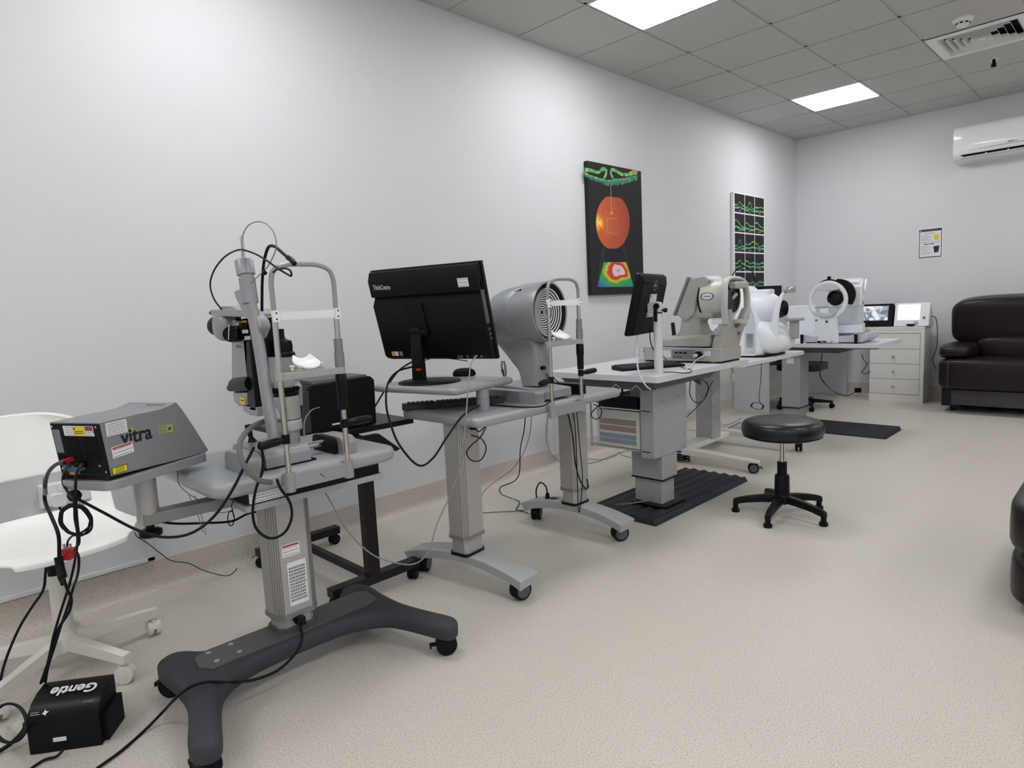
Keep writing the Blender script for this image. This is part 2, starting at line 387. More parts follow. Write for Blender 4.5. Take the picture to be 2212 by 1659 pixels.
# wall fittings on the left wall
t = MB(); t.box(0, .018, -4.5, -1.885, .165, .345); t.box(0, .024, -4.5, -1.885, .150, .168); t.box(0, .024, -1.915, -1.885, .150, .36)
struct(t.build('trim_2', 'wall', bevel=.002))
t = MB(); t.box(0, .03, .74, .82, .10, .62); t.box(.03, .034, .775, .785, .10, .62)
struct(t.build('trim_3', 'wall', bevel=.002))
def socket(y0, z0, label, plug=True):
    t = thing('wall_socket', label, 'socket', (0, y0 + .08, z0))
    MB().box(0, .022, y0, y0 + .17, z0, z0 + .095).build('back_box', 'white', t, bevel=.003)
    MB().box(.021, .03, y0 + .004, y0 + .166, z0 + .004, z0 + .091).build('face_plate', 'white', t, bevel=.003)
    for k in (0, 1):
        MB().box(.03, .034, y0 + .06 + k * .03, y0 + .075 + k * .03, z0 + .06, z0 + .08).build('switch', 'white', t, bevel=.001)
    if plug:
        p = MB().m('white').prism(rrect(y0 + .03, y0 + .08, z0 + .005, z0 + .055, .014), 'yz', .03, .062)
        tag(p.build('power_plug', None, None, bevel=.004), 'white three pin plug pushed into the socket seen through the chair back', 'plug')
        cable('power_cable', 'short black lead hanging from the white plug behind the white chair', [(.055, y0 + .055, z0 + .005), (.055, y0 + .055, z0 - .1), (.04, y0 + .04, z0 - .25), (.05, y0 + .0, .14)], .004)
socket(-2.262, .478, 'white double wall socket seen through the opening of the white chair')
t = thing('wall_socket', 'small white socket strip beside the double socket, right of the chair opening', 'socket', (0, -2.04, .47))
MB().box(0, .02, -2.075, -2.02, .475, .565).build('back_box', 'white', t, bevel=.003)
MB().box(.02, .026, -2.07, -2.025, .48, .56).build('face_plate', 'white', t, bevel=.002)

# ================================================================== WHITE SWIVEL CHAIR
def swivel_chair():
    cx, cy = .462, -2.305
    t = thing('swivel_chair', 'white moulded plastic swivel chair with an open lower back, by the left wall', 'chair', (cx, cy, 0))
    F = FR(cx, cy, 0, 6)
    # side profile of the shell (local x towards the front, z up)
    prof = catmull([(.245, 0, .452), (.235, 0, .470), (.19, 0, .475), (.05, 0, .462), (-.09, 0, .462), (-.17, 0, .485), (-.215, 0, .545), (-.245, 0, .63), (-.265, 0, .72), (-.285, 0, .80), (-.300, 0, .868), (-.300, 0, .878)], 5)
    L = len(prof); NS = 24
    def hw(i):
        z = prof[i].z; x = prof[i].x
        if x > -.1: return .245 * (1 - max(0, (x - .06) / .2) ** 2.6 * .45)
        return .245 + .015 * min(1, max(0, (z - .5) / .2)) - max(0, (z - .76) / .125) ** 3 * .09
    vs = []; fs = []
    for i, p in enumerate(prof):
        for j in range(NS + 1):
            s = -1 + 2 * j / NS; w = hw(i); dish = abs(s) ** 3
            if p.x > -.12: vs.append((p.x - .01 * dish, s * w, p.z + .028 * dish * (1 if p.x < .2 else .3)))
            else: vs.append((p.x + .085 * abs(s) ** 2.2, s * w * (1 - .02 * dish), p.z - .035 * dish * max(0, (p.z - .7) / .17)))
    for i in range(L - 1):
        for j in range(NS):
            z = (prof[i].z + prof[i + 1].z) / 2; s = abs(-1 + 2 * (j + .5) / NS)
            if prof[i].x < -.15 and ((z - .578) / .066) ** 4 + (s / .74) ** 4 < 1: continue
            a = i * (NS + 1) + j; fs.append((a, a + 1, a + NS + 2, a + NS + 1))
    m = MB(F).raw(vs, fs)
    o = m.build('seat_shell', 'chairw', t, angle=80)
    so = o.modifiers.new('t', 'SOLIDIFY'); so.thickness = .011; so.offset = 0
    ss = o.modifiers.new('s', 'SUBSURF'); ss.levels = ss.render_levels = 2
    MB(F).box(-.10, .10, -.09, .09, .436, .452).build('seat_plate', 'chairm', t, bevel=.003)
    m = MB(F); m.cyl((0, 0, .10), (0, 0, .345), .027, .024); m.build('gas_column', 'chairm', t)
    MB(F).cyl((0, 0, .33), (0, 0, .437), .021, .023).build('column_sleeve', 'blackm', t, label='black rubber sleeve at the top of the column')
    m = MB(F); m.lathe((0, 0), [(.036, .07), (.04, .075), (.038, .13), (.03, .145)]); m.build('hub', 'chairm', t)
    for k, a in enumerate((18, 90, 162, 234, 306)):
        X = Matrix.Rotation(R(a), 4, 'Z')
        leg = MB(F).m('chairm')
        leg.loft([[X @ Vector((x, s * w, z0)), X @ Vector((x, s * w * .9, z1)), X @ Vector((x, -s * w * .9, z1)), X @ Vector((x, -s * w, z0))] for s in (1,) for x, w, z0, z1 in ((.025, .019, .078, .125), (.17, .017, .073, .113), (.305, .016, .068, .102))])
        leg.build('leg', None, t, bevel=.003)
        c = F @ X @ Vector((.285, 0, 0)); caster(t, c.x, c.y, a + 40 + 50 * k, .029, 'chairm', .03)
swivel_chair()

# ================================================================== LASER TABLE (height adjustable, charcoal base)
TAZ = .722
def laser_table():
    t = thing('instrument_table', 'silver height adjustable instrument table on a charcoal H shaped wheeled base, nearest the camera', 'table', (1.04, -1.75, 0))
    def zt(x, y): return .138 - .0 * x
    # base casting in plan: beam along y with two splayed feet
    half = [(.99, -1.77), (.985, -1.98), (.965, -2.02), (.925, -2.045), (.90, -2.075), (.90, -2.11), (.925, -2.14), (.98, -2.15), (1.08, -2.142), (1.2, -2.145), (1.31, -2.175), (1.40, -2.207), (1.435, -2.205), (1.458, -2.18), (1.457, -2.15), (1.42, -2.128), (1.31, -2.09), (1.235, -2.055), (1.19, -2.0), (1.16, -1.92), (1.152, -1.77)]
    pts = half + [(x, -3.54 - y) for x, y in reversed(half[:-1])][:-1]
    pts = [(p.x, p.y) for p in catmull([(x, y, 0) for x, y in pts] + [(pts[0][0], pts[0][1], 0)], 3)][:-1]
    def zs(x): return -.014 * max(0, (x - 1.16) / .32) ** 1.5 - .012 * max(0, (1.0 - x) / .14) ** 1.5
    cxy = lambda p, k: (1.068 + (p[0] - 1.068) * (1 - k) if abs(p[1] + 1.74) < .25 else p[0] - (p[0] - 1.1) * k * .3, p[1] + (-1.74 - p[1]) * 0)
    # inset outline by vertex normals
    n = len(pts); nr = []
    for i in range(n):
        a = Vector(pts[i - 1]); b = Vector(pts[(i + 1) % n]); d = (b - a).normalized(); nr.append(Vector((d.y, -d.x)))
    if sum(pts[i][0] * pts[(i + 1) % n][1] - pts[(i + 1) % n][0] * pts[i][1] for i in range(n)) < 0: nr = [-v for v in nr]
    ins = lambda k: [(p[0] - q.x * k, p[1] - q.y * k) for p, q in zip(pts, nr)]
    secs = []
    for k, z in ((.004, .078), (0, .085), (0, .118), (.006, .128), (.018, .135), (.03, .137)):
        secs.append([(x, y, z + zs(x)) for x, y in ins(k)])
    MB().loft(secs).build('base_casting', 'charc', t, angle=60)
    pl = [(1.003, -2.02), (1.025, -2.06), (1.09, -2.07), (1.132, -2.045), (1.132, -1.49), (1.11, -1.45), (1.03, -1.44), (1.003, -1.48)]
    MB().prism(pl, 'xy', .134, .1405).build('top_plate', 'charp', t, bevel=.001)
    for x, y in ((1.03, -2.02), (1.10, -2.02), (1.03, -1.95), (1.10, -1.95)): MB().cyl((x, y, .1405), (x, y, .143), .008, n=14).build('plate_screw', 'alu', t)
    for x, y, a in ((1.405, -2.17, 200), (.925, -2.105, 215), (1.41, -1.37, 240), (.925, -1.435, 120)): caster(t, x, y, a, .036, 'black', .034, brake=True, top=-.004)
    # lifting column: octagonal tube with grooved corners
    def octo(cx, cy, a, b, c, z): return [(cx + sx, cy + sy, z) for sx, sy in ((a, b - c), (a - c, b), (-a + c, b), (-a, b - c), (-a, -b + c), (-a + c, -b), (a - c, -b), (a, -b + c))]
    cx, cy = 1.045, -1.745
    m = MB().m('alu'); m.loft([octo(cx, cy, .048, .062, .018, z) for z in (.138, .20)]); m.build('inner_column', None, t, angle=20)
    MB().loft([octo(cx, cy, .056, .070, .02, z) for z in (.136, .150)]).build('column_foot', 'charp', t, angle=20)
    m = MB().m('alu'); m.loft([octo(cx, cy, .058, .073, .022, z) for z in (.192, .632)])
    m.m('alud')
    for k in range(5):
        q = k / 4; x = cx + .058 - .022 * q - .0002; y = cy - .073 + .022 - .022 * q
        for sy in (1, -1):
            yy = y if sy == 1 else 2 * cy - y
            m.cyl((x, yy, .20), (x, yy, .63), .0022, n=6)
    m.build('outer_column', None, t, angle=20)
    MB().loft([octo(cx, cy, .061, .076, .023, z) for z in (.185, .202)]).build('column_collar', 'alud', t, angle=20)
    m = MB().m('black').cyl((cx + .05, cy - .005, .172), (cx + .062, cy - .005, .172), .017, n=8); m.box(cx + .055, cx + .085, cy - .015, cy + .009, .158, .186); m.build('power_inlet', None, t, bevel=.002)
    X = FR(cx + .0585, cy + .005, .47, 90, 0, 0) @ Matrix.Rotation(R(90), 4, 'X')
    sticker(t, FR(cx + .0585, cy - .01, .418, 90) @ Matrix.Rotation(R(90), 4, 'X'), .062, .042, lines=3, head='redl', label='white and red service label')
    sticker(t, FR(cx + .0585, cy + .005, .30, 90) @ Matrix.Rotation(R(90), 4, 'X'), .066, .15, lines=11, label='large white rating label with fine print')
    # table top: rounded trapezium with a cut front-left corner
    top = rrect(.745, 1.262, -2.03, -1.405, .055, 8)
    secs = []
    for k, z in ((.012, TAZ - .046), (.003, TAZ - .041), (0, TAZ - .03), (0, TAZ - .012), (.004, TAZ - .004), (.012, TAZ)):
        secs.append([(1.0035 + (x - 1.0035) * (1 - k / .26), -1.7175 + (y + 1.7175) * (1 - k / .31), z) for x, y in top])
    secs.append([(1.0035 + (x - 1.0035) * .85, -1.7175 + (y + 1.7175) * .88, TAZ + .0002) for x, y in top])
    MB().loft(secs).build('table_top', 'silverb', t, angle=60)
    MB().box(.90, 1.225, -1.925, -1.47, TAZ - .088, TAZ - .044).build('control_box', 'black', t, bevel=.003)
    MB().prism([(.88, TAZ - .108), (1.228, TAZ - .108), (1.228, TAZ - .088), (.88, TAZ - .088)], 'xz', -1.935, -1.46).build('under_tray', 'cbody', t, bevel=.002)
    sticker(t, FR(1.2255, -1.865, TAZ - .066, 90) @ Matrix.Rotation(R(90), 4, 'X'), .115, .036, lines=4, ink='ink', label='white instruction label on the black box')
    sticker(t, FR(1.08, -1.9255, TAZ - .066, 0) @ Matrix.Rotation(R(90), 4, 'X'), .09, .03, lines=3, ink='ink')
    # swing arm, post and tray for the laser console
    m = MB(); m.prism([(.975, -2.155), (1.03, -2.155), (1.06, -1.70), (1.0, -1.70)], 'xy', .592, .628); m.build('swing_arm', 'alud', t, bevel=.004)
    MB().cyl((1.0, -2.135, .60), (1.0, -2.135, .748), .031, n=28).build('tray_post', 'alu', t)
    m = MB(); m.cyl((1.005, -2.135, .575), (1.005, -2.135, .595), .012); m.rings((1.005, -2.135, .553), (1.005, -2.135, .578), [(.024, 0), (.032, .2), (.032, .75), (.02, 1)], 20); m.build('locking_knob', 'black', t)
    X = FR(1.0, -2.14, 0, 27.3)
    MB(X).prism(rrect(-.108, .088, -.172, .18, .03, 5, (1, 1, 1, 1)), 'xy', .745, .770).build('side_tray', 'silver', t, bevel=.003)
    return t
LT = laser_table()

def no_child_sign(parent):
    m = MB(FR(1.262 + .021, -1.712, TAZ - .033, 90) @ Matrix.Rotation(R(90), 4, 'X'))
    m.m('paper').cyl((0, 0, 0), (0, 0, .0006), .0135, n=28)
    m.m('redl').loft([[(r * math.cos(2 * PI * i / 28), r * math.sin(2 * PI * i / 28), .0008) for i in range(28)] for r in (.0135, .0115)], cap=False)
    m.box(-.012, .012, -.001, .001, .0007, .0010, Matrix.Rotation(R(-45), 4, 'Z'))
    m.m('inkd')
    for s in (-1, 1):
        m.cyl((s * .0035, .0055, .0006), (s * .0035, .0055, .0009), .0016, n=10); m.box(s * .0035 - .001, s * .0035 + .001, -.006, .004, .0006, .0009)
    m.build('warning_sign', None, parent, label='round red and white no seating pictogram')

# ---- laser console
def laser_console():
    o = (1.0, -2.14, .77)
    t = thing('laser_console', 'grey laser console with black connector panel and Vitra lettering on the side tray', 'laser console', o, 27.3)
    F = FR(*o, 27.3)
    prof = [(-.153, .012), (-.168, .160), (-.09, .1645), (.02, .165), (.05, .1675), (.085, .178), (.12, .118), (.19, .004), (.06, .004)]
    pc = [(p.x, p.y) for p in catmull([(a, b, 0) for a, b in [(-.05, .1635), (.0, .1635), (.04, .166), (.085, .176)]], 4)]
    prof = [(-.153, .012), (-.168, .160)] + pc + [(.105, .150), (.14, .093), (.19, .006), (.185, .001), (.04, .004)]
    MB(F).prism(prof, 'yz', -.112, .072).build('case', 'dgrey', t, bevel=.004)
    MB(F).prism([(-.158, -.0), (.17, .0), (.175, .006), (-.15, .014)], 'yz', -.108, .068).build('under_skirt', 'blackm', t)
    # rear panel leans with the case
    tl = math.atan2(.015, .148)
    X = F @ Matrix.Translation((-.02, -.1615, .086)) @ Matrix.Rotation(tl, 4, 'X') @ Matrix.Rotation(R(90), 4, 'X')
    # X: local x = right, local y = up, local z = outwards
    MB(X).box(-.088, .088, -.073, .071, -.004, .0018).build('rear_panel', 'blackm', t, bevel=.001)
    m = MB(X).m('slotd')
    for sx in (-.048, .018):
        for k in range(12): m.box(sx, sx + .052, -.028 + k * .0055, -.0255 + k * .0055, .0017, .0032)
    m.build('vent_grille', None, t)
    sticker(t, X @ Matrix.Translation((.012, .052, .002)), .108, .028, lines=4, ink='ink', label='white warning strip')
    m = MB(X @ Matrix.Translation((.012, .052, .0028))); m.m('yellow').box(-.018, .022, -.013, .013, 0, .0005); m.m('redl').box(.026, .052, .001, .013, 0, .0005); m.m('inkd').box(-.014, .018, -.002, 0, .0004, .0008); m.box(-.014, .018, -.007, -.005, .0004, .0008); m.box(-.016, -.010, .004, .009, .0004, .0008)
    m.build('laser_warning_label', None, t, label='yellow and red laser warning label')
    sticker(t, X @ Matrix.Translation((-.071, .022, .002)), .026, .066, lines=8, ink='ink', paper='ink', label='grey rating plate')
    for x, y in ((-.08, .064), (.078, .064), (.066, .05), (.08, -.062), (.062, -.045)): MB(X).cyl((x, y, .001), (x, y, .004), .0035, n=12).build('panel_screw', 'chrome', t)
    m = MB(X); m.m('slotd').box(-.079, -.062, -.035, -.02, .001, .005); m.m('black').box(-.079, -.062, -.055, -.04, .001, .004); m.build('power_switch', None, t)
    for nm, c, x, y, w, h, d in (('connector', 'blue', -.012, -.052, .034, .012, .024), ('connector', 'orange', -.03, -.066, .026, .009, .014), ('key_switch', 'red', -.035, -.028, .014, .012, .034), ('connector', 'black', .0, -.04, .02, .016, .018)):
        MB(X).box(x - w / 2, x + w / 2, y - h / 2, y + h / 2, 0, d).build(nm, c, t, bevel=.002, label={'blue': 'blue connector', 'orange': 'amber connector', 'red': 'red interlock plug', 'black': None}[c])
    m = MB(X).m('chrome')
    for k in range(5): m.rings((-.052 + k * .013, -.044 - .006 * (k % 2), 0), (-.052 + k * .013, -.050 - .006 * (k % 2), .022), [(.0045, 0), (.0045, .6), (.003, 1)], 10)
    m.build('jack_plugs', None, t)
    # lettering on the side
    S = F @ Matrix.Translation((.0722, 0, 0)) @ Matrix.Rotation(R(90), 4, 'Z') @ Matrix.Rotation(R(90), 4, 'X')
    m = MB(S).m('logo').text('vitra', .058, Matrix.Translation((-.113, .088, 0)), .0008, .0011, .95)
    m.m('lime').cyl((-.0765, .126, 0), (-.0765, .126, .0012), .0038, n=14)
    m.build('lettering', None, t, label='black Vitra lettering with lime dot'); m = MB(S).m('lime')
    for k in range(5): m.box(.008, .036, .092 + k * .0055, .0932 + k * .0055, 0, .0006)
    for i in range(3):
        for j in range(3):
            m.m('logo' if (i, j) == (1, 1) else 'lime').cyl((.042 + i * .0085, .094 + j * .0085, 0), (.042 + i * .0085, .094 + j * .0085, .0008), .0036, n=12)
    m.build('dot_emblem', None, t, label='lime dot grid emblem')
    sticker(t, S @ Matrix.Translation((-.1225, .1385, .0003)) @ Matrix.Rotation(R(1), 4, 'Z'), .064, .036, lines=6, label='white certificate label')
    sticker(t, S @ Matrix.Translation((-.112, .075, .0003)) @ Matrix.Rotation(R(4), 4, 'Z'), .066, .031, lines=3, head='redl', ink='inkd', label='white service label with red heading')
    m = MB(S @ Matrix.Translation((-.128, .024, .0002))); m.m('inkd').box(-.024, .024, -.0095, .0095, 0, .0006); m.m('yellow').box(-.022, .022, -.008, .008, .0005, .001); m.m('inkd')
    for k in range(4): m.box(-.014, .014, -.006 + k * .0038, -.0048 + k * .0038, .0009, .0012)
    m.build('laser_class_label', None, t, label='yellow laser class label with black border')
    MB(F).box(-.02, .045, .06, .072, .166, .1745).build('top_handle', 'dgrey', t, bevel=.002)
    MB(F).tube([(.03, .135, .10), (.03, .155, .105), (.03, .158, .085), (.03, .148, .07)], .0022).build('fibre_loop', 'cableg', t)
    return t
laser_console()

# ================================================================== HEAD RESTS
def head_rest(x, y1, y2, zt, zchin, zband, ztop, label, hz1, hz2, rail):
    """two uprights clamped to a table edge with arch, forehead band and chin cup; patient side is +x"""
    t = thing('head_rest', label, 'head rest', (x, (y1 + y2) / 2, zt - .07))
    ym = (y1 + y2) / 2
    for y in (y1, y2):
        MB().cyl((x, y, zt - .04), (x, y, zband), .0085, n=16).build('upright', 'chrome', t)
    arch = [(x, y1, zband - .01), (x, y1 - .001, zband + .06), (x, y1, ztop - .045), (x, y1 + .012, ztop - .015), (x, y1 + .05, ztop), (x, ym, ztop + .002), (x, y2 - .05, ztop), (x, y2 - .012, ztop - .015), (x, y2, ztop - .045), (x, y2 + .001, zband + .06), (x, y2, zband - .01)]
    MB().tube(arch, .0075, 12).build('arch_tube', 'silver', t)
    bw = .0085; pts = [(x + .012 - .055 * (1 - ((k - 8) / 8.0) ** 2) , y1 + (y2 - y1) * k / 16) for k in range(17)]
    m = MB().m('white'); m.loft([[(px, py, zband - .012), (px, py, zband + .012), (px - .003, py, zband + .012), (px - .003, py, zband - .012)] for px, py in pts])
    for y in (y1, y2): m.cb((x + .006, y, zband), (.018, .016, .034))
    m.m('inkd')
    for y in (y1, y2):
        for dz in (-.009, .009): m.cyl((x + .0145, y, zband + dz), (x + .0162, y, zband + dz), .003, n=10)
    m.build('forehead_band', None, t, bevel=.0008)
    m = MB()
    m.loft([[(x + dx, y, zchin - .025 + dz) for dx, dz in ((-.011, -.010), (.011, -.010), (.011, .010), (-.011, .010))] for y in (y1 - .01, y2 + .012)])
    for y in (y1, y2): m.cyl((x, y, zchin - .036), (x, y, zchin - .013), .0145, n=20)
    m.box(x - .03, x + .004, ym - .045, ym + .045, zchin - .020, zchin - .008)
    m.build('chin_bracket', 'alu', t, bevel=.003)
    # chin cup: shallow dished white saddle
    vs = []; fs = []; nx, ny = 8, 14
    for i in range(nx + 1):
        for j in range(ny + 1):
            s = -1 + 2 * j / ny; u = -1 + 2 * i / nx
            w = .040 * (1 - .35 * u * u)
            vs.append((x - .022 + u * .030, ym + s * w, zchin + .002 + .013 * abs(s) ** 2.2 * (1 - .5 * max(0, u)) - .006 * u + .016 * max(0, -u) ** 2))
    for i in range(nx):
        for j in range(ny): a = i * (ny + 1) + j; fs.append((a, a + 1, a + ny + 2, a + ny + 1))
    o = MB().raw(vs, fs).build('chin_cup', 'white', t, angle=80); so = o.modifiers.new('t', 'SOLIDIFY'); so.thickness = .008; so.offset = -1
    sb = o.modifiers.new('s', 'SUBSURF'); sb.levels = sb.render_levels = 1
    for s in (-1, 1): MB().rings((x - .022, ym + s * .049, zchin - .012), (x - .022, ym + s * .049, zchin + .004), [(.004, 0), (.004, .6), (.008, .7), (.008, 1)], 12).build('paper_pin', 'white', t)
    # sleeves above the bracket and the height knob below it on the far upright
    MB().rings((x, y2, zchin - .012), (x, y2, zchin + .075), [(.0155, 0), (.0155, .5), (.0135, .52), (.0135, 1)], 20).build('height_sleeve', 'alud', t)
    MB().rings((x, y2, zchin - .036), (x, y2, zchin - .036 - .115), [(.014, 0), (.0175, .04), (.0175, .42), (.0155, .46), (.0145, 1)], 20).build('height_knob', 'black', t)
    for (y, s, hz) in ((y1, -1, hz1), (y2, 1, hz2)):
        m = MB(); m.cyl((x, y, hz - .014), (x, y, hz + .014), .0125, n=18)
        m.rings((x + .004, y, hz), (x + .016, y + s * .092, hz + (.004 if s > 0 else -.006)), [(.006, 0), (.0085, .12), (.0125, .35), (.0125, .85), (.009, .97), (.004, 1)], 18)
        m.build('grip_handle', 'black', t)
    if rail:
        m = MB(); m.box(x - .012, x + .012, y1 - .004, y2 + .004, zt - .055, zt - .012)
        for y in (y1, y2): m.cyl((x, y, zt - .062), (x, y, zt - .004), .0175, n=22)
        m.build('clamp_rail', 'silver', t, bevel=.003)
    return t
hr = head_rest(1.272, -1.815, -1.615, TAZ, 1.034, 1.188, 1.338, 'tall head rest of the laser table with wide white forehead band and white chin cup', .822, .838, True)
no_child_sign(hr)

# ================================================================== SLIT LAMP LASER DELIVERY UNIT
def slit_lamp():
    t = thing('slit_lamp', 'slit lamp laser unit with leaning grey illumination tower, standing on the silver laser table', 'slit lamp', (1.03, -1.74, TAZ))
    Z = TAZ
    # cross slide: two end covers, axle, sliding base
    for y0, y1 in ((-1.915, -1.868), (-1.595, -1.545)):
        prof = rrect(1.045, 1.215, Z, Z + .058, .028, 5, (1, 1, 0, 0))
        MB().prism(prof, 'xz', y0, y1).build('rail_cover', 'silver', t, bevel=.004)
    MB().prism(rrect(1.035, 1.185, Z + .002, Z + .055, .02, 4, (1, 1, 0, 0)), 'xz', -1.610, -1.600).build('rail_cover_seal', 'blackm', t)
    MB().cyl((1.12, -1.90, Z + .034), (1.12, -1.58, Z + .034), .011).build('axle', 'chrome', t)
    m = MB(); prof = rrect(.95, 1.205, Z + .006, Z + .056, .022, 5, (1, 1, 0, 0)); m.prism(prof, 'xz', -1.852, -1.705); m.build('slide_base', 'silver', t, bevel=.006)
    MB().box(1.0, 1.2, -1.85, -1.685, Z, Z + .006).build('slide_shoe', 'blackm', t)
    # joystick
    m = MB(); m.rings((.99, -1.80, Z + .05), (.985, -1.81, Z + .115), [(.018, 0), (.012, .2), (.007, .35), (.010, .7), (.009, 1)], 16); m.build('joystick', 'black', t)
    # swivel column with silver drums
    c = (1.105, -1.725)
    m = MB(); m.lathe(c, [(.034, Z + .054), (.034, Z + .10), (.030, Z + .105)]); m.build('pivot', 'silver', t)
    m = MB().m('alu'); m.lathe(c, [(.044, Z + .098), (.044, Z + .128), (.042, Z + .131)]); m.m('slotd').lathe(c, [(.0405, Z + .131), (.0405, Z + .134)]); m.m('alu').lathe(c, [(.042, Z + .134), (.042, Z + .205), (.041, Z + .209)]); m.build('lower_drum', None, t)
    m = MB().m('black'); m.lathe(c, [(.038, Z + .209), (.042, Z + .212), (.042, Z + .222), (.038, Z + .226), (.040, Z + .229), (.040, Z + .238)]);
    for k in range(16): a = 2 * PI * k / 16; m.cyl((c[0] + .042 * math.cos(a), c[1] + .042 * math.sin(a), Z + .226), (c[0] + .042 * math.cos(a), c[1] + .042 * math.sin(a), Z + .236), .004, n=8)
    m.build('scale_ring', None, t)
    m = MB().m('alu'); m.lathe(c, [(.033, Z + .238), (.033, Z + .278), (.031, Z + .281)]); m.m('chrome').lathe(c, [(.022, Z + .281), (.022, Z + .284)]); m.build('upper_drum', None, t)
    MB().rings((1.14, -1.75, Z + .175), (1.155, -1.76, Z + .175), [(.004, 0), (.004, 1)], 10).build('set_screw', 'slotd', t)
    # microscope arm: behind the drums
    m = MB(); m.loft([rr for rr in [[(x, -1.70 + dy, z) for x, dy in ((xa, -.045), (xb, -.045), (xb, .03), (xa, .03))] for xa, xb, z in ((1.03, 1.115, Z + .17), (1.02, 1.12, Z + .235), (1.04, 1.10, Z + .25))]])
    m.build('microscope_arm', 'silver', t, bevel=.006)
    m = MB(); m.box(1.035, 1.095, -1.735, -1.665, Z + .245, Z + .335); m.build('aiming_body', 'silver', t, bevel=.006)
    m = MB(); m.prism([(1.045, Z + .25), (1.08, Z + .25), (1.095, Z + .335), (1.03, Z + .335)], 'xz', -1.745, -1.736); m.build('aiming_bracket', 'ocream2', t)
    m = MB(); cc = (1.062, -1.70)
    m.lathe(cc, [(.038, Z + .335), (.038, Z + .345), (.031, Z + .35), (.032, Z + .37), (.029, Z + .385), (.012, Z + .392), (.009, Z + .40), (.009, Z + .425)], 20); m.build('aiming_knob', 'black', t)
    # tall black laser head
    m = MB(); m.box(.99, 1.045, -1.80, -1.71, Z + .16, Z + .465); m.build('laser_head', 'black', t, bevel=.006)
    m = MB(); m.m('yellow').box(1.0, 1.035, -1.8012, -1.8002, Z + .440, Z + .458); m.m('inkd').box(1.008, 1.028, -1.8018, -1.801, Z + .447, Z + .451); m.build('laser_head_label', None, t, label='yellow label on the black laser head')
    # grey illumination tower, leaning; section widens at the bottom
    path = [P(594, 962, y=-1.83), P(577, 860, y=-1.83), P(562, 760, y=-1.83), P(549, 690, y=-1.83), P(541, 655, y=-1.83), P(535, 618, y=-1.83)]
    wd = [.027, .026, .025, .025, .026, .028]
    secs = []
    for p, w in zip(path, wd):
        secs.append([p + Vector((w * math.cos(a), .016 * math.sin(a), 0)) for a in [2 * PI * k / 16 for k in range(16)]])
    m = MB(); m.loft(secs)
    fl = [P(541, 618, y=-1.83), P(513, 630, y=-1.83), P(518, 645, y=-1.83), P(530, 668, y=-1.83), P(545, 690, y=-1.83)]
    m.prism([(q.x, q.z) for q in fl], 'xz', -1.842, -1.818)
    m.build('illumination_tower', 'silver', t, bevel=.002, angle=50)
    for vv in ((668, 745), (868, 928)):
        a, b = vv
        q = [P(556 + (a - 700) * .13, a, y=-1.815), P(575 + (a - 700) * .11, a + 22, y=-1.815), P(580 + (a - 700) * .11, a + 38, y=-1.815), P(570 + (a - 700) * .12, b - 12, y=-1.815)]
        MB().prism([(k.x, k.z) for k in q], 'xz', -1.835, -1.80).build('tower_wing', 'silver', t, bevel=.006)
    # lamp housing and mirror head
    p0 = P(541, 655, y=-1.83); p1 = P(533, 601, y=-1.83); p2 = P(526, 562, y=-1.83)
    m = MB(); m.rings(p0, p1, [(.024, 0), (.024, 1)], 24); m.rings(p1, p2, [(.021, 0), (.021, .12), (.027, .2), (.027, .95), (.025, 1)], 24); m.build('lamp_housing', 'silver', t)
    # binocular microscope seen from its side: zoom drum, eyepiece, side plate
    q = lambda u, v, y=-1.80: P(u, v, y=y)
    pts = [q(497, 690), q(533, 690), q(534, 800), q(534, 820), q(500, 835), q(500, 735)]
    MB().prism([(k.x, k.z) for k in pts], 'xz', -1.80, -1.765).build('side_plate', 'silver', t, bevel=.004)
    pts = [q(533, 735, -1.77), q(556, 720, -1.77), q(568, 875, -1.77), q(535, 875, -1.77), q(535, 800, -1.77)]
    MB().prism([(k.x, k.z) for k in pts], 'xz', -1.785, -1.70).build('inner_frame', 'blackm', t, bevel=.003)
    pts = [q(502, 848), q(533, 848), q(533, 875), q(515, 878), q(505, 868)]
    MB().prism([(k.x, k.z) for k in pts], 'xz', -1.80, -1.755).build('lower_plate', 'silver', t, bevel=.004)
    a = q(524, 866, -1.8015); m = MB().m('yellow'); m.cb(a, (.04, .0015, .022)); m.m('inkd').cb(a + Vector((0, -.001, .002)), (.024, .0006, .004)); m.build('laser_label', None, t, label='yellow laser label on the lower plate')
    a = q(512, 832, -1.79); b = q(545, 828, -1.79)
    m = MB(); m.rings(a + Vector((-.015, 0, 0)), b, [(.024, 0), (.026, .1), (.026, 1)], 22); c2 = q(497, 838, -1.79); m.rings(c2, a, [(.012, 0), (.014, .15), (.014, .7), (.02, 1)], 18); m.build('focus_knob', 'black', t)
    a = q(519, 752, -1.8012); MB(FR(a.x - .035, a.y, a.z, 0, 0, 90)).m('ink').text('vitra', .022, I4, .0003).build('side_lettering', None, t, label='worn grey lettering')
    # head
    m = MB(); m.prism([(q(u, v).x, q(u, v).z) for u, v in ((474, 668), (540, 668), (556, 678), (556, 685), (474, 681))], 'xz', -1.83, -1.73); m.build('head_plate', 'silver', t, bevel=.003)
    m = MB(); m.prism([(q(u, v).x, q(u, v).z) for u, v in ((489, 661), (512, 661), (526, 669), (489, 669))], 'xz', -1.82, -1.75); m.build('head_cap', 'silver', t, bevel=.002)
    m = MB(); m.cyl(q(456, 676), q(476, 675), .0075, n=12); m.build('shutter_lever', 'black', t)
    for u in (531, 551): MB().cb(q(u, 675, -1.8315), (.018, .001, .02)).build('aperture_label', 'yellow', t, label='small yellow aperture label')
    m = MB(); m.sph(q(490, 705), (.048, .042, .05), 22, 14, e=.75); m.build('zoom_drum', 'silver', t)
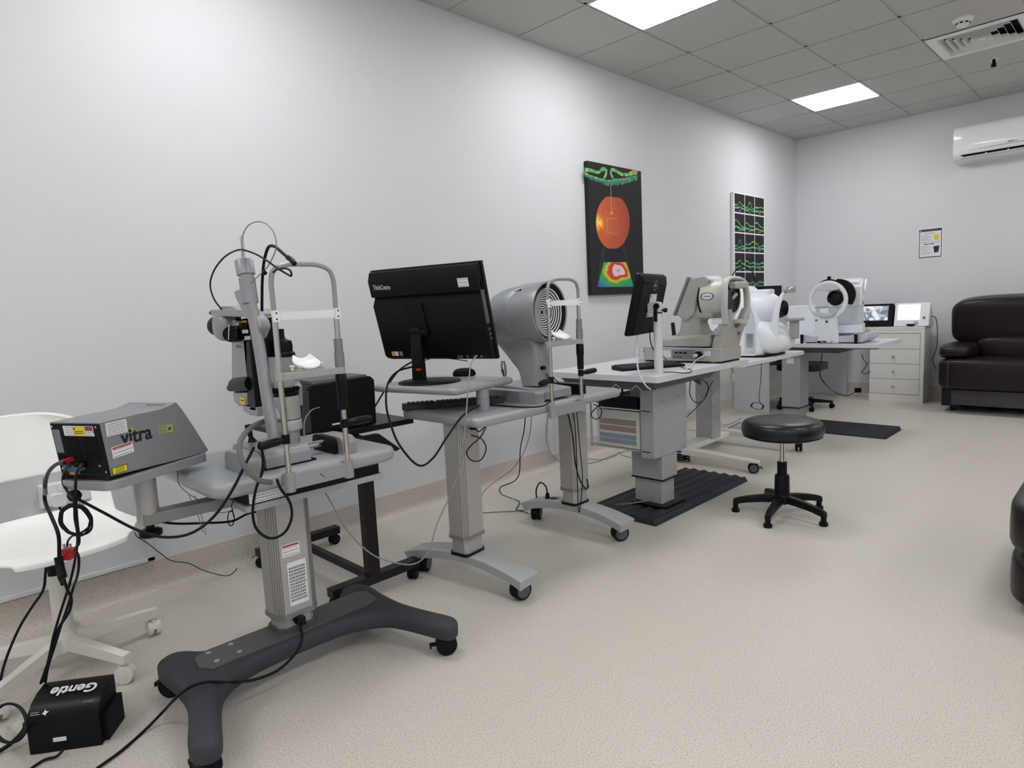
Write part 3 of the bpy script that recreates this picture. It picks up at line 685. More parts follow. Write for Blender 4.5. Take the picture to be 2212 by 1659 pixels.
    MB().rings(q(480, 705), q(466, 704), [(.032, 0), (.034, .3), (.034, .8), (.026, 1)], 24).build('eyepiece', 'blackm', t)
    m = MB(); m.rings(q(497, 722, -1.85), q(497, 722, -1.83) + Vector((0, .03, 0)), [(.024, 0), (.027, .2), (.027, 1)], 22); m.build('zoom_knob', 'black', t)
    MB().cyl(q(495, 702, -1.858), q(494, 734, -1.858), .0022, n=8).build('knob_rod', 'chrome', t)
    m = MB()
    for u, v in ((512, 690), (520, 702), (528, 716), (533, 730)): m.cb(q(u, v, -1.812), (.016, .02, .014))
    m.build('mirror_linkage', 'chrome', t, bevel=.002)
    m = MB()
    for u, v in ((512, 686), (524, 704)): m.cb(q(u, v, -1.815), (.022, .02, .02))
    m.build('filter_knob', 'black', t, bevel=.003)
    o = MB().prism([(q(u, v).x, q(u, v).z) for u, v in ((503, 745), (494, 780), (489, 820), (492, 838), (500, 840), (503, 800))], 'xz', -1.742, -1.740).build('breath_shield', 'vcover', t, label='clear acrylic breath shield')
    m = MB(); m.prism([(q(u, v).x, q(u, v).z) for u, v in ((524, 877), (556, 880), (556, 900), (540, 897), (525, 888))], 'xz', -1.80, -1.74); m.build('swing_bracket', 'silver', t, bevel=.003)
    return t
slit_lamp()

# ================================================================== SECOND TABLE: silver top on two lifting columns
TBZ = .757
def topographer_table():
    t = thing('instrument_table', 'long silver table on two lifting columns with arched pale grey wheeled feet', 'table', (1.0, -.55, 0))
    for cx, cy, rz, w in ((1.045, -.945, 8, 0), (.975, -.135, 2, 1)):
        F = FR(cx, cy, 0, rz)
        n = 14; secs = []
        for i in range(n + 1):
            x = -.335 + .66 * i / n; u = (x + .0) / .33; zt = .150 - .048 * u * u; zb = .108 - .052 * u * u; w0 = .052 + .012 * (u * u)
            sh = .02 if i == 0 else 0
            secs.append([(x, w0, zt), (x + (.015 if i == 0 else -.012 if i == n else 0), w0 * .8, zb), (x + (.015 if i == 0 else -.012 if i == n else 0), -w0 * .8, zb), (x, -w0, zt)])
        MB(F).loft(secs).build('arched_foot', 'foot', t, bevel=.003)
        for x, a in ((-.275, 70 + cx * 30), (.275, 60 - 20 * w)):
            c = F @ Vector((x, 0, 0)); caster(t, c.x, c.y, a + 20, .041, 'black', .036, rim='charp', brake=(x < 0 and w), top=-.024)
        def octo(a, b, c, z): return [(sx, sy, z) for sx, sy in ((a, b - c), (a - c, b), (-a + c, b), (-a, b - c), (-a, -b + c), (-a + c, -b), (a - c, -b), (a, -b + c))]
        MB(F).loft([octo(.054, .064, .016, z) for z in (.146, .158)]).build('column_gasket', 'black', t, angle=20)
        MB(F).loft([octo(.047, .057, .014, z) for z in (.15, .24)]).build('inner_column', 'alu', t, angle=20)
        m = MB(F).m('alu').loft([octo(.055, .066, .018, z) for z in (.225, TBZ - .04)])
        m.m('alud')
        for k in range(4):
            q = k / 3; m.cyl((.055 - .018 * q, -.066 + .018 - .018 * q, .23), (.055 - .018 * q, -.066 + .018 - .018 * q, TBZ - .04), .0018, n=6)
        m.build('outer_column', None, t, angle=20)
        MB(F).loft([octo(.058, .069, .019, z) for z in (.222, .236)]).build('column_collar', 'alud', t, angle=20)
        m = MB(F).m('chrome'); m.cyl((.055, -.01, .695), (.068, -.01, .695), .008); m.m('black').box(.066, .092, -.018, -.004, .688, .702); m.build('motor_plug', None, t)
        if w:
            m = MB(F).m('black'); m.cyl((-.19, 0, .133), (-.19, 0, .165), .014, .009); m.box(-.16, -.12, -.015, .015, .138, .145); m.tube([(-.19, 0, .16), (-.2, .0, .20), (-.24, 0, .215), (-.27, .0, .17), (-.28, .01, .12)], .004); m.build('mains_inlet', None, t)
    top = rrect(.735, 1.245, -1.035, -.05, .04, 8)
    secs = []
    for k, z in ((.012, TBZ - .040), (.003, TBZ - .036), (0, TBZ - .028), (0, TBZ - .012), (.004, TBZ - .004), (.012, TBZ)):
        secs.append([(.995 + (x - .995) * (1 - k / .26), -.51 + (y + .51) * (1 - k / .565), z) for x, y in top])
    secs.append([(.995 + (x - .995) * .85, -.51 + (y + .51) * .92, TBZ + .0002) for x, y in top])
    MB(FR(.995, -.51, 0, 1) @ FR(-.995, .51, 0)).loft(secs).build('table_top', 'silverb', t, angle=60)
    # raised shelf on a post
    MB().cyl((1.105, -.865, TBZ), (1.105, -.865, .848), .0275, n=26).build('shelf_post', 'silver', t)
    MB().lathe((1.105, -.865), [(.0285, TBZ + .05), (.0285, TBZ + .053)]).build('post_seam', 'alud', t)
    F = FR(.90, -.905, 0, 10)
    secs = []
    sh = rrect(-.235, .235, -.205, .205, .02, 6)
    for k, z in ((.010, .846), (.003, .850), (0, .858), (0, .867), (.004, .873), (.010, .876)):
        secs.append([(x * (1 - k / .235), y * (1 - k / .205), z) for x, y in sh])
    secs.append([(x * .85, y * .85, .8762) for x, y in sh])
    MB(F).loft(secs).build('raised_shelf', 'silverb', t, angle=60)
    return t
topographer_table()
hr2 = head_rest(1.262, -.605, -.402, TBZ, 1.040, 1.190, 1.290, 'short head rest of the long silver table with white band before the ringed disc', .862, .872, True)

# ---- corneal topographer
def topographer():
    t = thing('corneal_topographer', 'silver corneal topographer with a round black and white ringed disc', 'eye instrument', (1.05, -.50, TBZ))
    Z = TBZ
    MB().prism(rrect(.86, 1.215, Z, Z + .052, .012, 4, (1, 1, 0, 0)), 'xz', -.655, -.60).build('rail_cover', 'silver', t, bevel=.005)
    MB().prism(rrect(.88, 1.19, Z, Z + .05, .012, 4, (1, 1, 0, 0)), 'xz', -.33, -.28).build('rail_cover', 'black', t, bevel=.005)
    MB().cyl((1.11, -.62, Z + .03), (1.11, -.30, Z + .03), .009).build('axle', 'chrome', t)
    MB().prism([(.865, Z + .008), (1.205, Z + .008), (1.205, Z + .05), (1.12, Z + .056), (.90, Z + .07), (.87, Z + .06)], 'xz', -.585, -.40).build('slide_base', 'silver', t, bevel=.008)
    m = MB(); m.rings((.905, -.535, Z + .065), (.90, -.54, Z + .175), [(.020, 0), (.014, .08), (.008, .16), (.0085, .3), (.015, .55), (.015, .75), (.010, .92), (.012, .97), (.006, 1)], 18); m.build('joystick', 'chrome', t)
    # body side silhouette in the xz plane at y = -.5
    yq = -.505; W = .072
    q = lambda u, v: (P(u, v, y=yq).x, P(u, v, y=yq).z)
    rear = [q(1136, 830), q(1128, 800), q(1117, 785), q(1103, 765), q(1083, 738), q(1073, 715), q(1069, 693), q(1072, 668), q(1083, 645), q(1098, 630), q(1120, 620), q(1147, 615), q(1170, 614)]
    front = [q(1175, 832), q(1176, 800), q(1174, 770), q(1170, 745), (1.105, 1.03), (1.10, 1.06), (1.095, 1.10), (1.095, 1.14), (1.095, 1.18), (1.095, 1.21), (1.095, 1.24), (1.095, 1.27), (1.095, q(1170, 614)[1])]
    R0 = catmull([(a[0], 0, a[1]) for a in rear], 3); F0 = catmull([(a[0], 0, a[1]) for a in front], 3)
    # loft of superellipse slices across the body; width grows in the head
    secs = []
    for a, b in zip(R0, F0):
        z = (a.z + b.z) / 2; w0_ = math.sqrt(max(.0002, .137 ** 2 - (z - 1.15) ** 2)); w = (w0_ ** 6 + (.058 if z < 1.12 else .01) ** 6) ** (1 / 6)
        c = (a + b) / 2; hx = (b - a).length / 2
        sl = []
        for k in range(28):
            th = 2 * PI * k / 28; ex = .55 if abs(math.cos(th)) > 0 else 1
            sg = lambda v, e: math.copysign(abs(v) ** e, v)
            sl.append((c.x + (b.x - a.x) / 2 * sg(math.cos(th), .8), -.505 + w * sg(math.sin(th), .7), c.z + (b.z - a.z) / 2 * sg(math.cos(th), .8)))
        secs.append(sl)
    RT = Matrix.Translation((1.0, -.505, 0)) @ Matrix.Rotation(R(7), 4, 'Z') @ Matrix.Translation((-1.0, .505, 0))
    MB(RT).loft(secs).build('body', 'silver', t, angle=50)
    c = Vector((1.10, -.505, 1.152)); e = Vector((1.168, -.505, 1.154)); r = .138
    MB(RT).rings(c + Vector((-.03, 0, 0)), e, [(r * .5, -1.75), (r * .72, -1.45), (r * .86, -1.05), (r * .945, -.55), (r * .985, 0), (r * .998, .3), (r, .9), (r * .985, 1), (r * .93, 1.0), (r * .90, .92), (r * .90, .55)], 56, cap=False).build('head_shell', 'silver', t, angle=50)
    bowl = [(r * .90 * k / 24, .93 - .55 * (1 - (k / 24) ** 2)) for k in range(24, 0, -1)]
    ck = MB(RT)
    for i in range(24):
        k = 24 - i; r0 = r * .895 * k / 24; r1 = r * .895 * (k - 1) / 24
        h = lambda q: .075 * (.90 - .62 * (1 - (q / (r * .9)) ** 2))
        ck.m('blackm' if (k % 2 == 0 or k > 21) else 'paper')
        if k > 1: ck.rings(c + Vector((-.0, 0, 0)), c + Vector((1, 0, 0)), [(r0, h(r0)), (r1, h(r1))], 56, cap=False)
        else: ck.m('slotd').rings(c, c + Vector((1, 0, 0)), [(r0, h(r0)), (.0005, h(r0) - .002)], 40, cap=False)
    ck.build('ring_disc', None, t, angle=70, label='concave disc of black and white rings')
    m = MB()
    for k in range(6): p = P(1103 + k * 5, 636 - k * 1.5, y=-.575); m.cb(p, (.004, .03, .016), Matrix.Identity(4))
    m.build('vent_slots', 'slotd', t)
    for u, v in ((1101, 658), (1128, 772)): p = P(u, v, y=-.58 if v < 700 else -.556); MB().cyl(p, p + Vector((0, .02, 0)), .0035, n=10).build('case_screw', 'slotd', t)
    p = P(1170, 795, y=-.556); MB().cyl(p, p + Vector((0, .02, 0)), .009, n=14).build('cable_gland', 'black', t)
    p = P(1115, 686, y=-.585); MB(FR(p.x, -.586, p.z, 0, 0, 90)).m('blue').text('MS-39', .022, I4, .0006, .0003, .8).build('model_mark', None, t, label='small blue printed mark')
    return t
topographer()

# ---- all in one computer seen from behind
def computer_b():
    t = thing('computer_monitor', 'large black all in one computer seen from behind on the raised silver shelf', 'computer', (.885, -.955, .876))
    F0 = FR(.895, -.95, .876, 15)
    F = F0 @ Matrix.Translation((0.0, 0, .080)) @ Matrix.Rotation(R(13.5), 4, 'X') @ Matrix.Translation((-.0, .048, 0))
    # local: x right, y away from viewer (screen side), z up ; panel .59 x .41
    MB(F).box(-.292, .292, .012, .030, 0, .412).build('screen_frame', 'black', t, bevel=.003)
    MB(F).box(-.285, .285, .0295, .031, .012, .404).build('screen', 'bino', t)
    prof = [(.014, .004), (-.010, .012), (-.022, .03), (-.026, .262), (-.004, .292), (-.024, .300), (-.024, .372), (-.006, .405), (.014, .408)]
    MB(F).prism(prof, 'yz', -.286, .286).build('rear_cover', 'blackm', t, bevel=.003)
    MB(F).box(-.112, -.01, -.034, -.024, .15, .265).build('stand_mount', 'black', t, bevel=.003)
    m = MB(F); m.box(-.105, .0, -.05, -.028, .128, .150); m.prism([(-.05, .14), (-.028, .14), (-.028, .12), (-.05, .08)], 'yz', -.10, -.045); m.build('hinge', 'black', t, bevel=.002)
    MB(F0).prism([(-.034, .004), (.034, .004), (.026, .24), (-.026, .24)], 'xz', -.045, -.022, Matrix.Translation((-.066, .012, 0)) ).build('stand_neck', 'black', t, bevel=.006)
    MB(F0).lathe((-.02, -.01), [(.135, 0), (.137, .003), (.13, .008), (.05, .012)], 44).build('stand_base', 'blackm', t)
    MB(F0).box(-.070, -.044, -.0365, -.032, .052, .062).build('red_clip', 'red', t, bevel=.001, label='small red tag on the stand neck')
    S = F @ Matrix.Translation((0, -.0245, 0)) @ Matrix.Rotation(R(90), 4, 'X')
    MB(S).m('logog').text('ThinkCentre', .030, Matrix.Translation((-.262, .334, 0)) @ Matrix.Rotation(R(-2), 4, 'Z'), .0008, .0006, .62).build('lettering', None, t, label='silver maker lettering')
    sticker(t, S @ Matrix.Translation((.215, .338, .0006)), .052, .036, lines=3, label='white asset label')
    S2 = F @ Matrix.Translation((0, -.0225, 0)) @ Matrix.Rotation(R(90), 4, 'X')
    for x, c in ((-.235, 'orange'), (-.215, 'paper'), (-.19, 'ink')): MB(S2).box(x - .009, x + .009, .028, .048, 0, .0012).build('approval_sticker', c, t, label='tiny approval sticker')
    m = MB(F).m('charp')
    for x in (.12, .135, .165, .20, .235): m.box(x - .005, x + .005, -.0235, -.020, .018, .028)
    m.build('port_row', None, t)
    m = MB(F).m('charp'); m.box(.286, .2875, -.018, .008, .16, .30)
    for z in (.09, .11, .13): m.box(.286, .288, -.01, .004, z, z + .01)
    m.build('side_grille', None, t)
    return t
computer_b()

def key_grid(m, w, d, z0, rows, cols, mt, kh=.006, gap=.003, num=True):
    m.m(mt); cw = w / cols; rd = d / rows
    for j in range(rows):
        i = 0
        while i < cols:
            span = 1
            if j == 0 and 3 <= i <= 3: span = 6
            if i in (int(cols * .70), int(cols * .83)): i += .5
            if i + span > cols: break
            x0 = -w / 2 + i * cw; y0 = -d / 2 + j * rd
            a = [(x0 + gap / 2, y0 + gap / 2), (x0 + cw * span - gap / 2, y0 + gap / 2), (x0 + cw * span - gap / 2, y0 + rd - gap / 2), (x0 + gap / 2, y0 + rd - gap / 2)]
            cx = sum(p[0] for p in a) / 4; cy = sum(p[1] for p in a) / 4
            m.loft([[(x, y, z0) for x, y in a], [(cx + (x - cx) * .82, cy + (y - cy) * .80, z0 + kh) for x, y in a]])
            i += span
def keyboard(name, label, F, w=.44, d=.14, km='black', bm_='blackm'):
    t = thing(name, label, 'keyboard', tuple(F.to_translation()))
    MB(F).prism([(-d / 2, .0), (d / 2, .0), (d / 2, .024), (-d / 2, .012)], 'yz', -w / 2, w / 2).build('case', bm_, t, bevel=.003)
    Ft = F @ Matrix.Translation((0, 0, .0175)) @ Matrix.Rotation(math.atan2(.012, d), 4, 'X')
    m = MB(Ft); key_grid(m, w * .95, d * .84, 0, 6, 21, 'charc'); m.build('keys', None, t)
    return t
# lies on the table under the shelf, left end out over the table edge
keyboard('keyboard', 'black keyboard under the raised silver shelf, its end jutting past the table edge', FR(.865, -.835, TBZ + .001, 55.5 + 180), .45, .15, 'blackm', 'charc')
def mouse():
    p = P(1003, 812, z=.876); t = thing('computer_mouse', 'black computer mouse on the raised shelf beside the monitor stand', 'mouse', (p.x, p.y, .876), 0)
    F = FR(p.x, p.y, .876, 40)
    MB(F).m('blackm').loft([[(x + .0, .031 * w * sg_, z) for x, w, sg_, z in pts] for pts in [[(-.055 + .11 * i / 12, 0, 0, 0)] * 3 for i in range(0)]] or [[(.055 * math.cos(2 * PI * k / 24) * s, .031 * math.sin(2 * PI * k / 24) * s, z) for k in range(24)] for s, z in ((.9, 0), (1, .006), (.98, .016), (.85, .027), (.6, .034), (.25, .037))]).build('shell', None, t, angle=60)
    MB(F).cyl((.028, -.004, .0335), (.028, .004, .0335), .006, n=12).build('scroll_wheel', 'charp', t)
mouse()

# ================================================================== PRINTER CART
def printer_cart():
    t = thing('laptop_cart', 'black wheeled cart with a small black wood top carrying the printer', 'cart', (.45, -1.26, 0))
    MB().box(.17, .742, -1.475, -.965, .682, .706).build('cart_top', 'blackw', t, bevel=.003)
    MB().box(.78, .83, -1.30, -1.25, .09, .66).build('leg', 'blackw', t, bevel=.002)
    MB().box(.09, .14, -1.30, -1.25, .09, .66).build('leg', 'blackw', t, bevel=.002)
    for x in (.805, .115):
        MB().box(x - .025, x + .025, -1.475, -1.045, .055, .092).build('foot_rail', 'blackw', t, bevel=.002)
        for y in (-1.455, -1.07):
            caster(t, x, y, 30 + 60 * (y > -1.2) + x * 40, .026, 'black', .026, top=-.002)
    MB().box(.14, .78, -1.295, -1.265, .065, .095).build('cross_rail', 'blackw', t, bevel=.002)
    m = MB(); m.prism([(.60, .65), (.83, .65), (.83, .67), (.62, .684), (.60, .684)], 'xz', -1.31, -1.24); m.build('top_bracket', 'blackw', t, bevel=.002)
    MB().prism([(-1.30, .682), (-1.20, .682), (-1.10, .60), (-1.12, .592), (-1.25, .645)], 'yz', .79, .82).build('tilt_lever', 'blackw', t, bevel=.002)
    return t
printer_cart()
def printer():
    t = thing('printer', 'black box printer standing on the black cart behind the laser table', 'printer', (.53, -1.30, .706))
    prof = [(-1.475, .708), (-1.145, .708), (-1.14, .90), (-1.16, .918), (-1.44, .910), (-1.475, .885)]
    MB().prism(prof, 'yz', .35, .72).build('case', 'blackm', t, bevel=.006)
    MB().prism([(.36, .905), (.70, .905), (.69, .924), (.38, .924)], 'xz', -1.42, -1.16).build('lid', 'charp', t, bevel=.004)
    MB().box(.7195, .7235, -1.455, -1.165, .72, .84).build('side_panel', 'black', t, bevel=.001)
    MB().box(.7195, .7225, -1.215, -1.185, .872, .882).build('recessed_grip', 'slotd', t)
    MB().box(.705, .7245, -1.478, -1.45, .72, .89).build('corner_cover', 'charc', t, bevel=.004)
    m = MB(); m.m('paper').box(.7235, .7245, -1.36, -1.325, .735, .742); m.build('rear_port', None, t)
    return t
printer()

# ================================================================== LAMINATE LIFTING TABLES on dark ribbed base plates
def plate_table(F, label, z, L0, L1, front, back, hook=True, colt=.0, boxy=False):
    """local frame: x towards the patient, y along the table; column stands at local (0,0)"""
    o = F.to_translation(); t = thing('instrument_table', label, 'table', (o.x, o.y, 0))
    # corrugated base plate
    n = 6; x0, x1, y0, y1 = -.26, .185, -.29, .78
    secs = []
    prof = []
    for i in range(n * 6 + 1):
        y = y0 + .02 + (y1 - y0 - .04) * i / (n * 6); prof.append((y, .034 + .0))
    def zc(x): return .030 + .005 * math.cos((x - x0) * 2 * PI / .074)
    xsn = 42; rows = []
    for j, y in enumerate((y0, y0 + .012, y1 - .012, y1)):
        rows.append([(x0 + (x1 - x0) * i / xsn, y, (zc(x0 + (x1 - x0) * i / xsn) if j in (1, 2) else .006) * (1 if 0 < i < xsn else .3)) for i in range(xsn + 1)] + [(x1, y, 0), (x0, y, 0)])
    MB(F).loft(rows).build('base_plate', 'plate', t, angle=50)
    m = MB(F); m.prism(rrect(-.10, .13, -.115, .125, .03, 4), 'xy', .028, .046); m.build('column_socket', 'black', t, bevel=.002)
    MB(F).box(-.095, .085, -.066, .066, .03, .30).build('inner_column', 'cbody', t, bevel=.006)
    MB(F).box(-.105, .10, -.080, .080, .185, z - .06).build('outer_column', 'cbody', t, bevel=.008)
    MB(F).box(-.107, .102, -.082, .082, .180, .188).build('column_seal', 'blackm', t, bevel=.002)
    MB(F).prism(rrect(back, front, L0, L1, .012, 3), 'xy', z - .032, z).build('table_top', 'ctop', t, bevel=.003)
    # folded steel carrier under the top; shade there is painted in as charcoal colour
    MB(F).prism([(back + .05, z - .034), (front - .05, z - .034), (front - .11, z - .085), (back + .12, z - .085)], 'xz', L0 + .07, min(L1 - .1, .40)).build('steel_carrier', 'charp', t, bevel=.003)
    MB(F).prism([(L0 + .075, z - .036), (L0 + .068, z - .04), (L0 + .1, z - .082), (L0 + .11, z - .082)], 'yz', back + .08, front - .08).build('carrier_lip', 'charp', t, bevel=.001)
    m = MB(F)
    for k in (-.06, .07):
        m.prism([(k - .035, z - .084), (k, z - .055), (k + .035, z - .084), (k + .03, z - .084), (k, z - .061), (k - .03, z - .084)], 'xz', L0 + .064, L0 + .068)
    if boxy: m.build('folded_ribs', 'ctop', t)
    else: m.bm.free()
    return t, F
TCZ = .80
FC = FR(1.10, .435, 0)
tC, _ = plate_table(FC, 'pale laminate table on one square column over a dark floor plate, with a computer compartment', TCZ, -.335, .685, .245, -.52, boxy=True)
# column cover and computer compartment
m = MB(FC).prism([(.105, -.165), (.105, .18), (.085, .18), (.085, -.145), (.02, -.145), (.02, -.165)], 'xy', .325, .722); m.build('column_cover', 'cbody', tC, bevel=.003)
m = MB(FC)
for y, z in ((-.10, .42), (.14, .42), (-.08, .63), (.10, .64), (-.09, .36), (.14, .35)): MB(FC).cyl((.104, y, z), (.107, y, z), .004, n=10).build('cover_rivet', 'alud', tC)
m.bm.free()
MB(FC).box(-.33, .085, -.165, .18, .355, .362).build('compartment_shelf', 'cbody', tC, bevel=.001)
MB(FC).box(-.28, .085, -.165, .18, .583, .590).build('compartment_shelf', 'ctop', tC, bevel=.001)
for x, y in ((-.325, -.16), (-.325, .16)): MB(FC).cyl((x, y, .35), (x, y, TCZ - .08), .006, n=10).build('hanging_rod', 'alu', tC)
t = thing('computer_case', 'pale steel computer case with perforated vents in the compartment of the laminate table', 'computer', (.93, .44, .362))
MB().box(.815, 1.11, .278, .60, .364, .575).build('steel_case', 'ocream2', t, bevel=.003)
for z0, z1, c in ((.455, .485, 'cage'), (.492, .525, 'cage'), (.385, .41, 'cage2'), (.415, .44, 'cage2')):
    MB().box(.835, 1.085, .2765, .2785, z0, z1).build('vent_panel', c, t)
t = thing('external_drive', 'flat black box lying on the shelf above the steel computer case', 'box', (.95, .42, .59))
MB().box(.84, 1.10, .265, .60, .592, .645).build('case', 'blackm', t, bevel=.003)
MB().box(.93, .99, .36, .42, .645, .646).build('badge', 'alud', t)
MB(FC).cyl((-.17, -.06, .646), (-.17, -.06, TCZ - .085), .006).build('hanging_stem', 'charp', tC)
# caption mark on column
MB(FC).prism([(.1, -.012), (.1, .012), (.1, .0)], 'xy', .2, .21).bm.free()
m = MB(FC @ FR(.1015, 0, .205, 90) @ Matrix.Rotation(R(90), 4, 'X')).m('orange').prism([(-.009, -.006), (.009, -.006), (0, .009)], 'xy', -.001, .0008).build('warning_triangle', None, tC, label='tiny amber warning triangle')

# ---- monitor C on a post
def post_monitor():
    px, py = 1.222, .305
    t = thing('computer_monitor', 'small black monitor seen from behind on a white post clamped to the laminate table', 'computer monitor', (px, py, TCZ))
    MB().cyl((px, py, TCZ), (px, py, 1.115), .0235, n=26).build('post', 'ctop', t)
    MB().cyl((px, py, 1.112), (px, py, 1.118), .0245, n=26).build('post_collar', 'black', t)
    m = MB(FR(px, py, 0, 14)); m.prism([(-.05, 1.118), (.022, 1.118), (.026, 1.15), (.018, 1.17), (-.01, 1.176), (-.05, 1.166)], 'xz', -.018, .018); m.build('tilt_bracket', 'ctop', t, bevel=.003)
    m = MB(FR(px, py, 0, 14)); m.cyl((.0, -.024, 1.15), (.0, -.018, 1.15), .016); m.box(-.010, .006, -.034, -.024, 1.07, 1.158); m.build('clamp_lever', 'black', t, bevel=.003)
    MB(FR(px, py, 0, 14)).rings((.02, .0, 1.128), (.05, .0, 1.128), [(.005, 0), (.005, .4), (.012, .45), (.012, 1)], 14).build('wing_screw', 'black', t)
    F = FR(px - .062, py + .0, 1.145, 14) @ Matrix.Rotation(R(13), 4, 'Y') @ Matrix.Translation((-.008, .035, .012))
    # local: x out of the back, y along width, z up
    out = rrect(-.205, .205, -.165, .165, .012, 4)
    MB(F).prism(out, 'yz', -.030, -.012).build('screen_frame', 'black', t, bevel=.003)
    secs = [[(x, y * k, z * k2 + dz) for y, z in rrect(-.203, .203, -.163, .163, .02, 4)] for x, k, k2, dz in ((-.013, 1, 1, 0), (.004, .985, .975, 0), (.016, .93, .86, -.012))]
    MB(F).loft(secs).build('rear_cover', 'blackm', t, angle=30)
    m = MB(F); m.box(.015, .020, -.05, .05, -.062, .062); m.build('mount_plate', 'ctop', t, bevel=.001)
    for y in (-.042, .042):
        for z in (-.052, .052): MB(F).cyl((.019, y, z), (.0225, y, z), .004, n=10).build('mount_screw', 'charp', t)
    m = MB(F @ FR(.0175, 0, .108, 90) @ Matrix.Rotation(R(90), 4, 'X')).m('logog')
    ring = lambda r: [(r * math.cos(2 * PI * i / 30), r * math.sin(2 * PI * i / 30), .001) for i in range(30)]
    m.loft([ring(.026), ring(.023)], cap=False); m.text('DELL', .016, Matrix.Translation((-.019, -.005, 0)), .0004, .0003)
    m.build('logo', None, t, label='silver round maker logo')
    return t
post_monitor()
keyboard('keyboard', 'black keyboard on the laminate table beside the white monitor post', FR(1.055, .46, TCZ + .001, 62), .40, .13, 'black', 'blackm')

# ---- optical scanner C : warm grey
def scanner(FZ, name, label, c):
    t = thing('retina_scanner', label, 'eye instrument', tuple(FZ.to_translation()))
    return t
def oct_c():
    y0, y1 = .80, 1.05; yc = .925; Z = TCZ
    t = thing('retina_scanner', 'warm grey retina scanner with round barrel and looped chin support on the laminate table', 'eye instrument', (1.1, yc, Z))
    q = lambda u, v, y=y0: (P(u, v, y=y).x, P(u, v, y=y).z)
    MB().prism([(.80, Z + .010), (1.25, Z + .010), (1.325, Z + .010), (1.325, Z + .088), (.80, Z + .096)], 'xz', .79, 1.055).build('base_unit', 'ocream', t, bevel=.006)
    MB().box(.83, 1.32, .81, 1.04, Z, Z + .012).build('base_foot', 'black', t)
    MB().prism([(1.01, Z + .022), (1.165, Z + .022), (1.165, Z + .078), (1.01, Z + .078)], 'xz', .7885, .792).build('port_panel', 'ink', t)
    for k in range(3): MB().box(1.03 + k * .03, 1.05 + k * .03, .786, .789, Z + .055, Z + .065).build('port', 'slotd', t)
    for k in range(3): MB().box(1.02 + k * .022, 1.034 + k * .022, .786, .789, Z + .034, Z + .038).build('port', 'slotd', t)
    MB().cyl((1.19, .792, Z + .048), (1.19, .778, Z + .048), .024, n=10).build('mains_socket', 'black', t)
    m = MB(); m.cyl((1.185, .79, Z + .048), (1.17, .765, Z + .044), .011, n=12); m.build('mains_plug', 'ocream2', t)
    sticker(t, FR(.975, .789, Z + .052, 0) @ Matrix.Rotation(R(90), 4, 'X'), .05, .045, lines=4)
    sticker(t, FR(1.245, .789, Z + .058, 0) @ Matrix.Rotation(R(90), 4, 'X'), .04, .03, lines=3)
    # small tilted console at the operator end
    MB().prism([(.765, Z + .0), (.815, Z + .0), (.815, Z + .075), (.775, Z + .075)], 'xz', .79, .99).build('operator_panel', 'ocream2', t, bevel=.004)
    MB().box(.78, .81, .7885, .7905, Z + .015, Z + .06).build('operator_display', 'instg', t)
    # cross slide body
    secs = []
    for z, xa, xb, ya, yb in ((Z + .098, .87, 1.245, .80, 1.05), (Z + .115, .868, 1.25, .798, 1.052), (Z + .135, .89, 1.25, .80, 1.05), (Z + .155, .94, 1.235, .815, 1.035), (Z + .165, 1.0, 1.22, .83, 1.02)):
        secs.append([(x, y, z + (.03 * max(0, (x - 1.15) / .1) if z < Z + .15 and z > Z + .12 else 0)) for x, y in rrect(xa, xb, ya, yb, .03, 5)])
    MB().loft(secs).build('slide_body', 'ocream', t, angle=50)
    secs = []
    for z, xa, xb, hw in ((Z + .155, .995, 1.20, .085), (Z + .19, 1.015, 1.17, .072), (Z + .24, 1.02, 1.155, .066), (Z + .29, 1.03, 1.19, .07), (Z + .32, 1.03, 1.24, .075)):
        secs.append([(x, yc + (y), z) for x, y in rrect(xa, xb, -hw, hw, .035, 5)])
    MB().loft(secs).build('pedestal', 'ocream', t, angle=50)
    m = MB(); m.rings((.985, .86, Z + .155), (.975, .86, Z + .24), [(.016, 0), (.012, .2), (.012, .9), (.009, 1)], 14); m.build('joystick', 'black', t)
    # tilted monitor hood
    hood = [q(1482, 601), q(1453, 681), q(1474, 694), q(1492, 680), q(1500, 640), q(1527, 605), q(1515, 595)]
    MB().prism(hood, 'xz', .835, 1.015).build('viewing_hood', 'ocream', t, bevel=.010, seg=3)
    MB().prism([q(1484, 599), q(1452, 683), q(1448, 680), q(1479, 598)], 'xz', .825, 1.025).build('hood_screen_rim', 'alud', t, bevel=.003)
    neck = [q(1490, 615), q(1530, 603), q(1530, 690), q(1475, 690)]
    MB().prism(neck, 'xz', .85, 1.0).build('hood_neck', 'ocream', t, bevel=.02, seg=4)
    # barrel
    a = Vector((1.175, yc, 1.178)); b = Vector((1.335, yc, 1.178)); r = .112
    MB().rings(a, b, [(r * .93, 0), (r, .04), (r, .95), (r * .95, 1.0), (r * .6, 1.02)], 48).build('barrel', 'ocream2', t, angle=40)
    MB().rings(a + Vector((-.005, 0, 0)), a, [(r * 1.01, 0), (r * 1.01, 1)], 48).build('barrel_seam', 'black', t)
    MB().rings(b + Vector((-.0, 0, 0)), b + Vector((.004, 0, 0)), [(r * .80, 0), (r * .80, 1)], 40).build('front_lens', 'bino', t)
    m = MB(FR(1.235, yc - r - .0006, 1.19, 0, 0, 90)); el = lambda s: [(.042 * s * math.cos(2 * PI * i / 30), .022 * s * math.sin(2 * PI * i / 30), .002) for i in range(30)]
    m.m('navy').loft([el(1), el(.84)], cap=False); m.m('paper').loft([el(.84), el(.05)], cap=False); m.m('ink').box(-.024, .024, -.003, .003, .0015, .0026); m.build('oval_emblem', None, t, label='navy oval emblem')
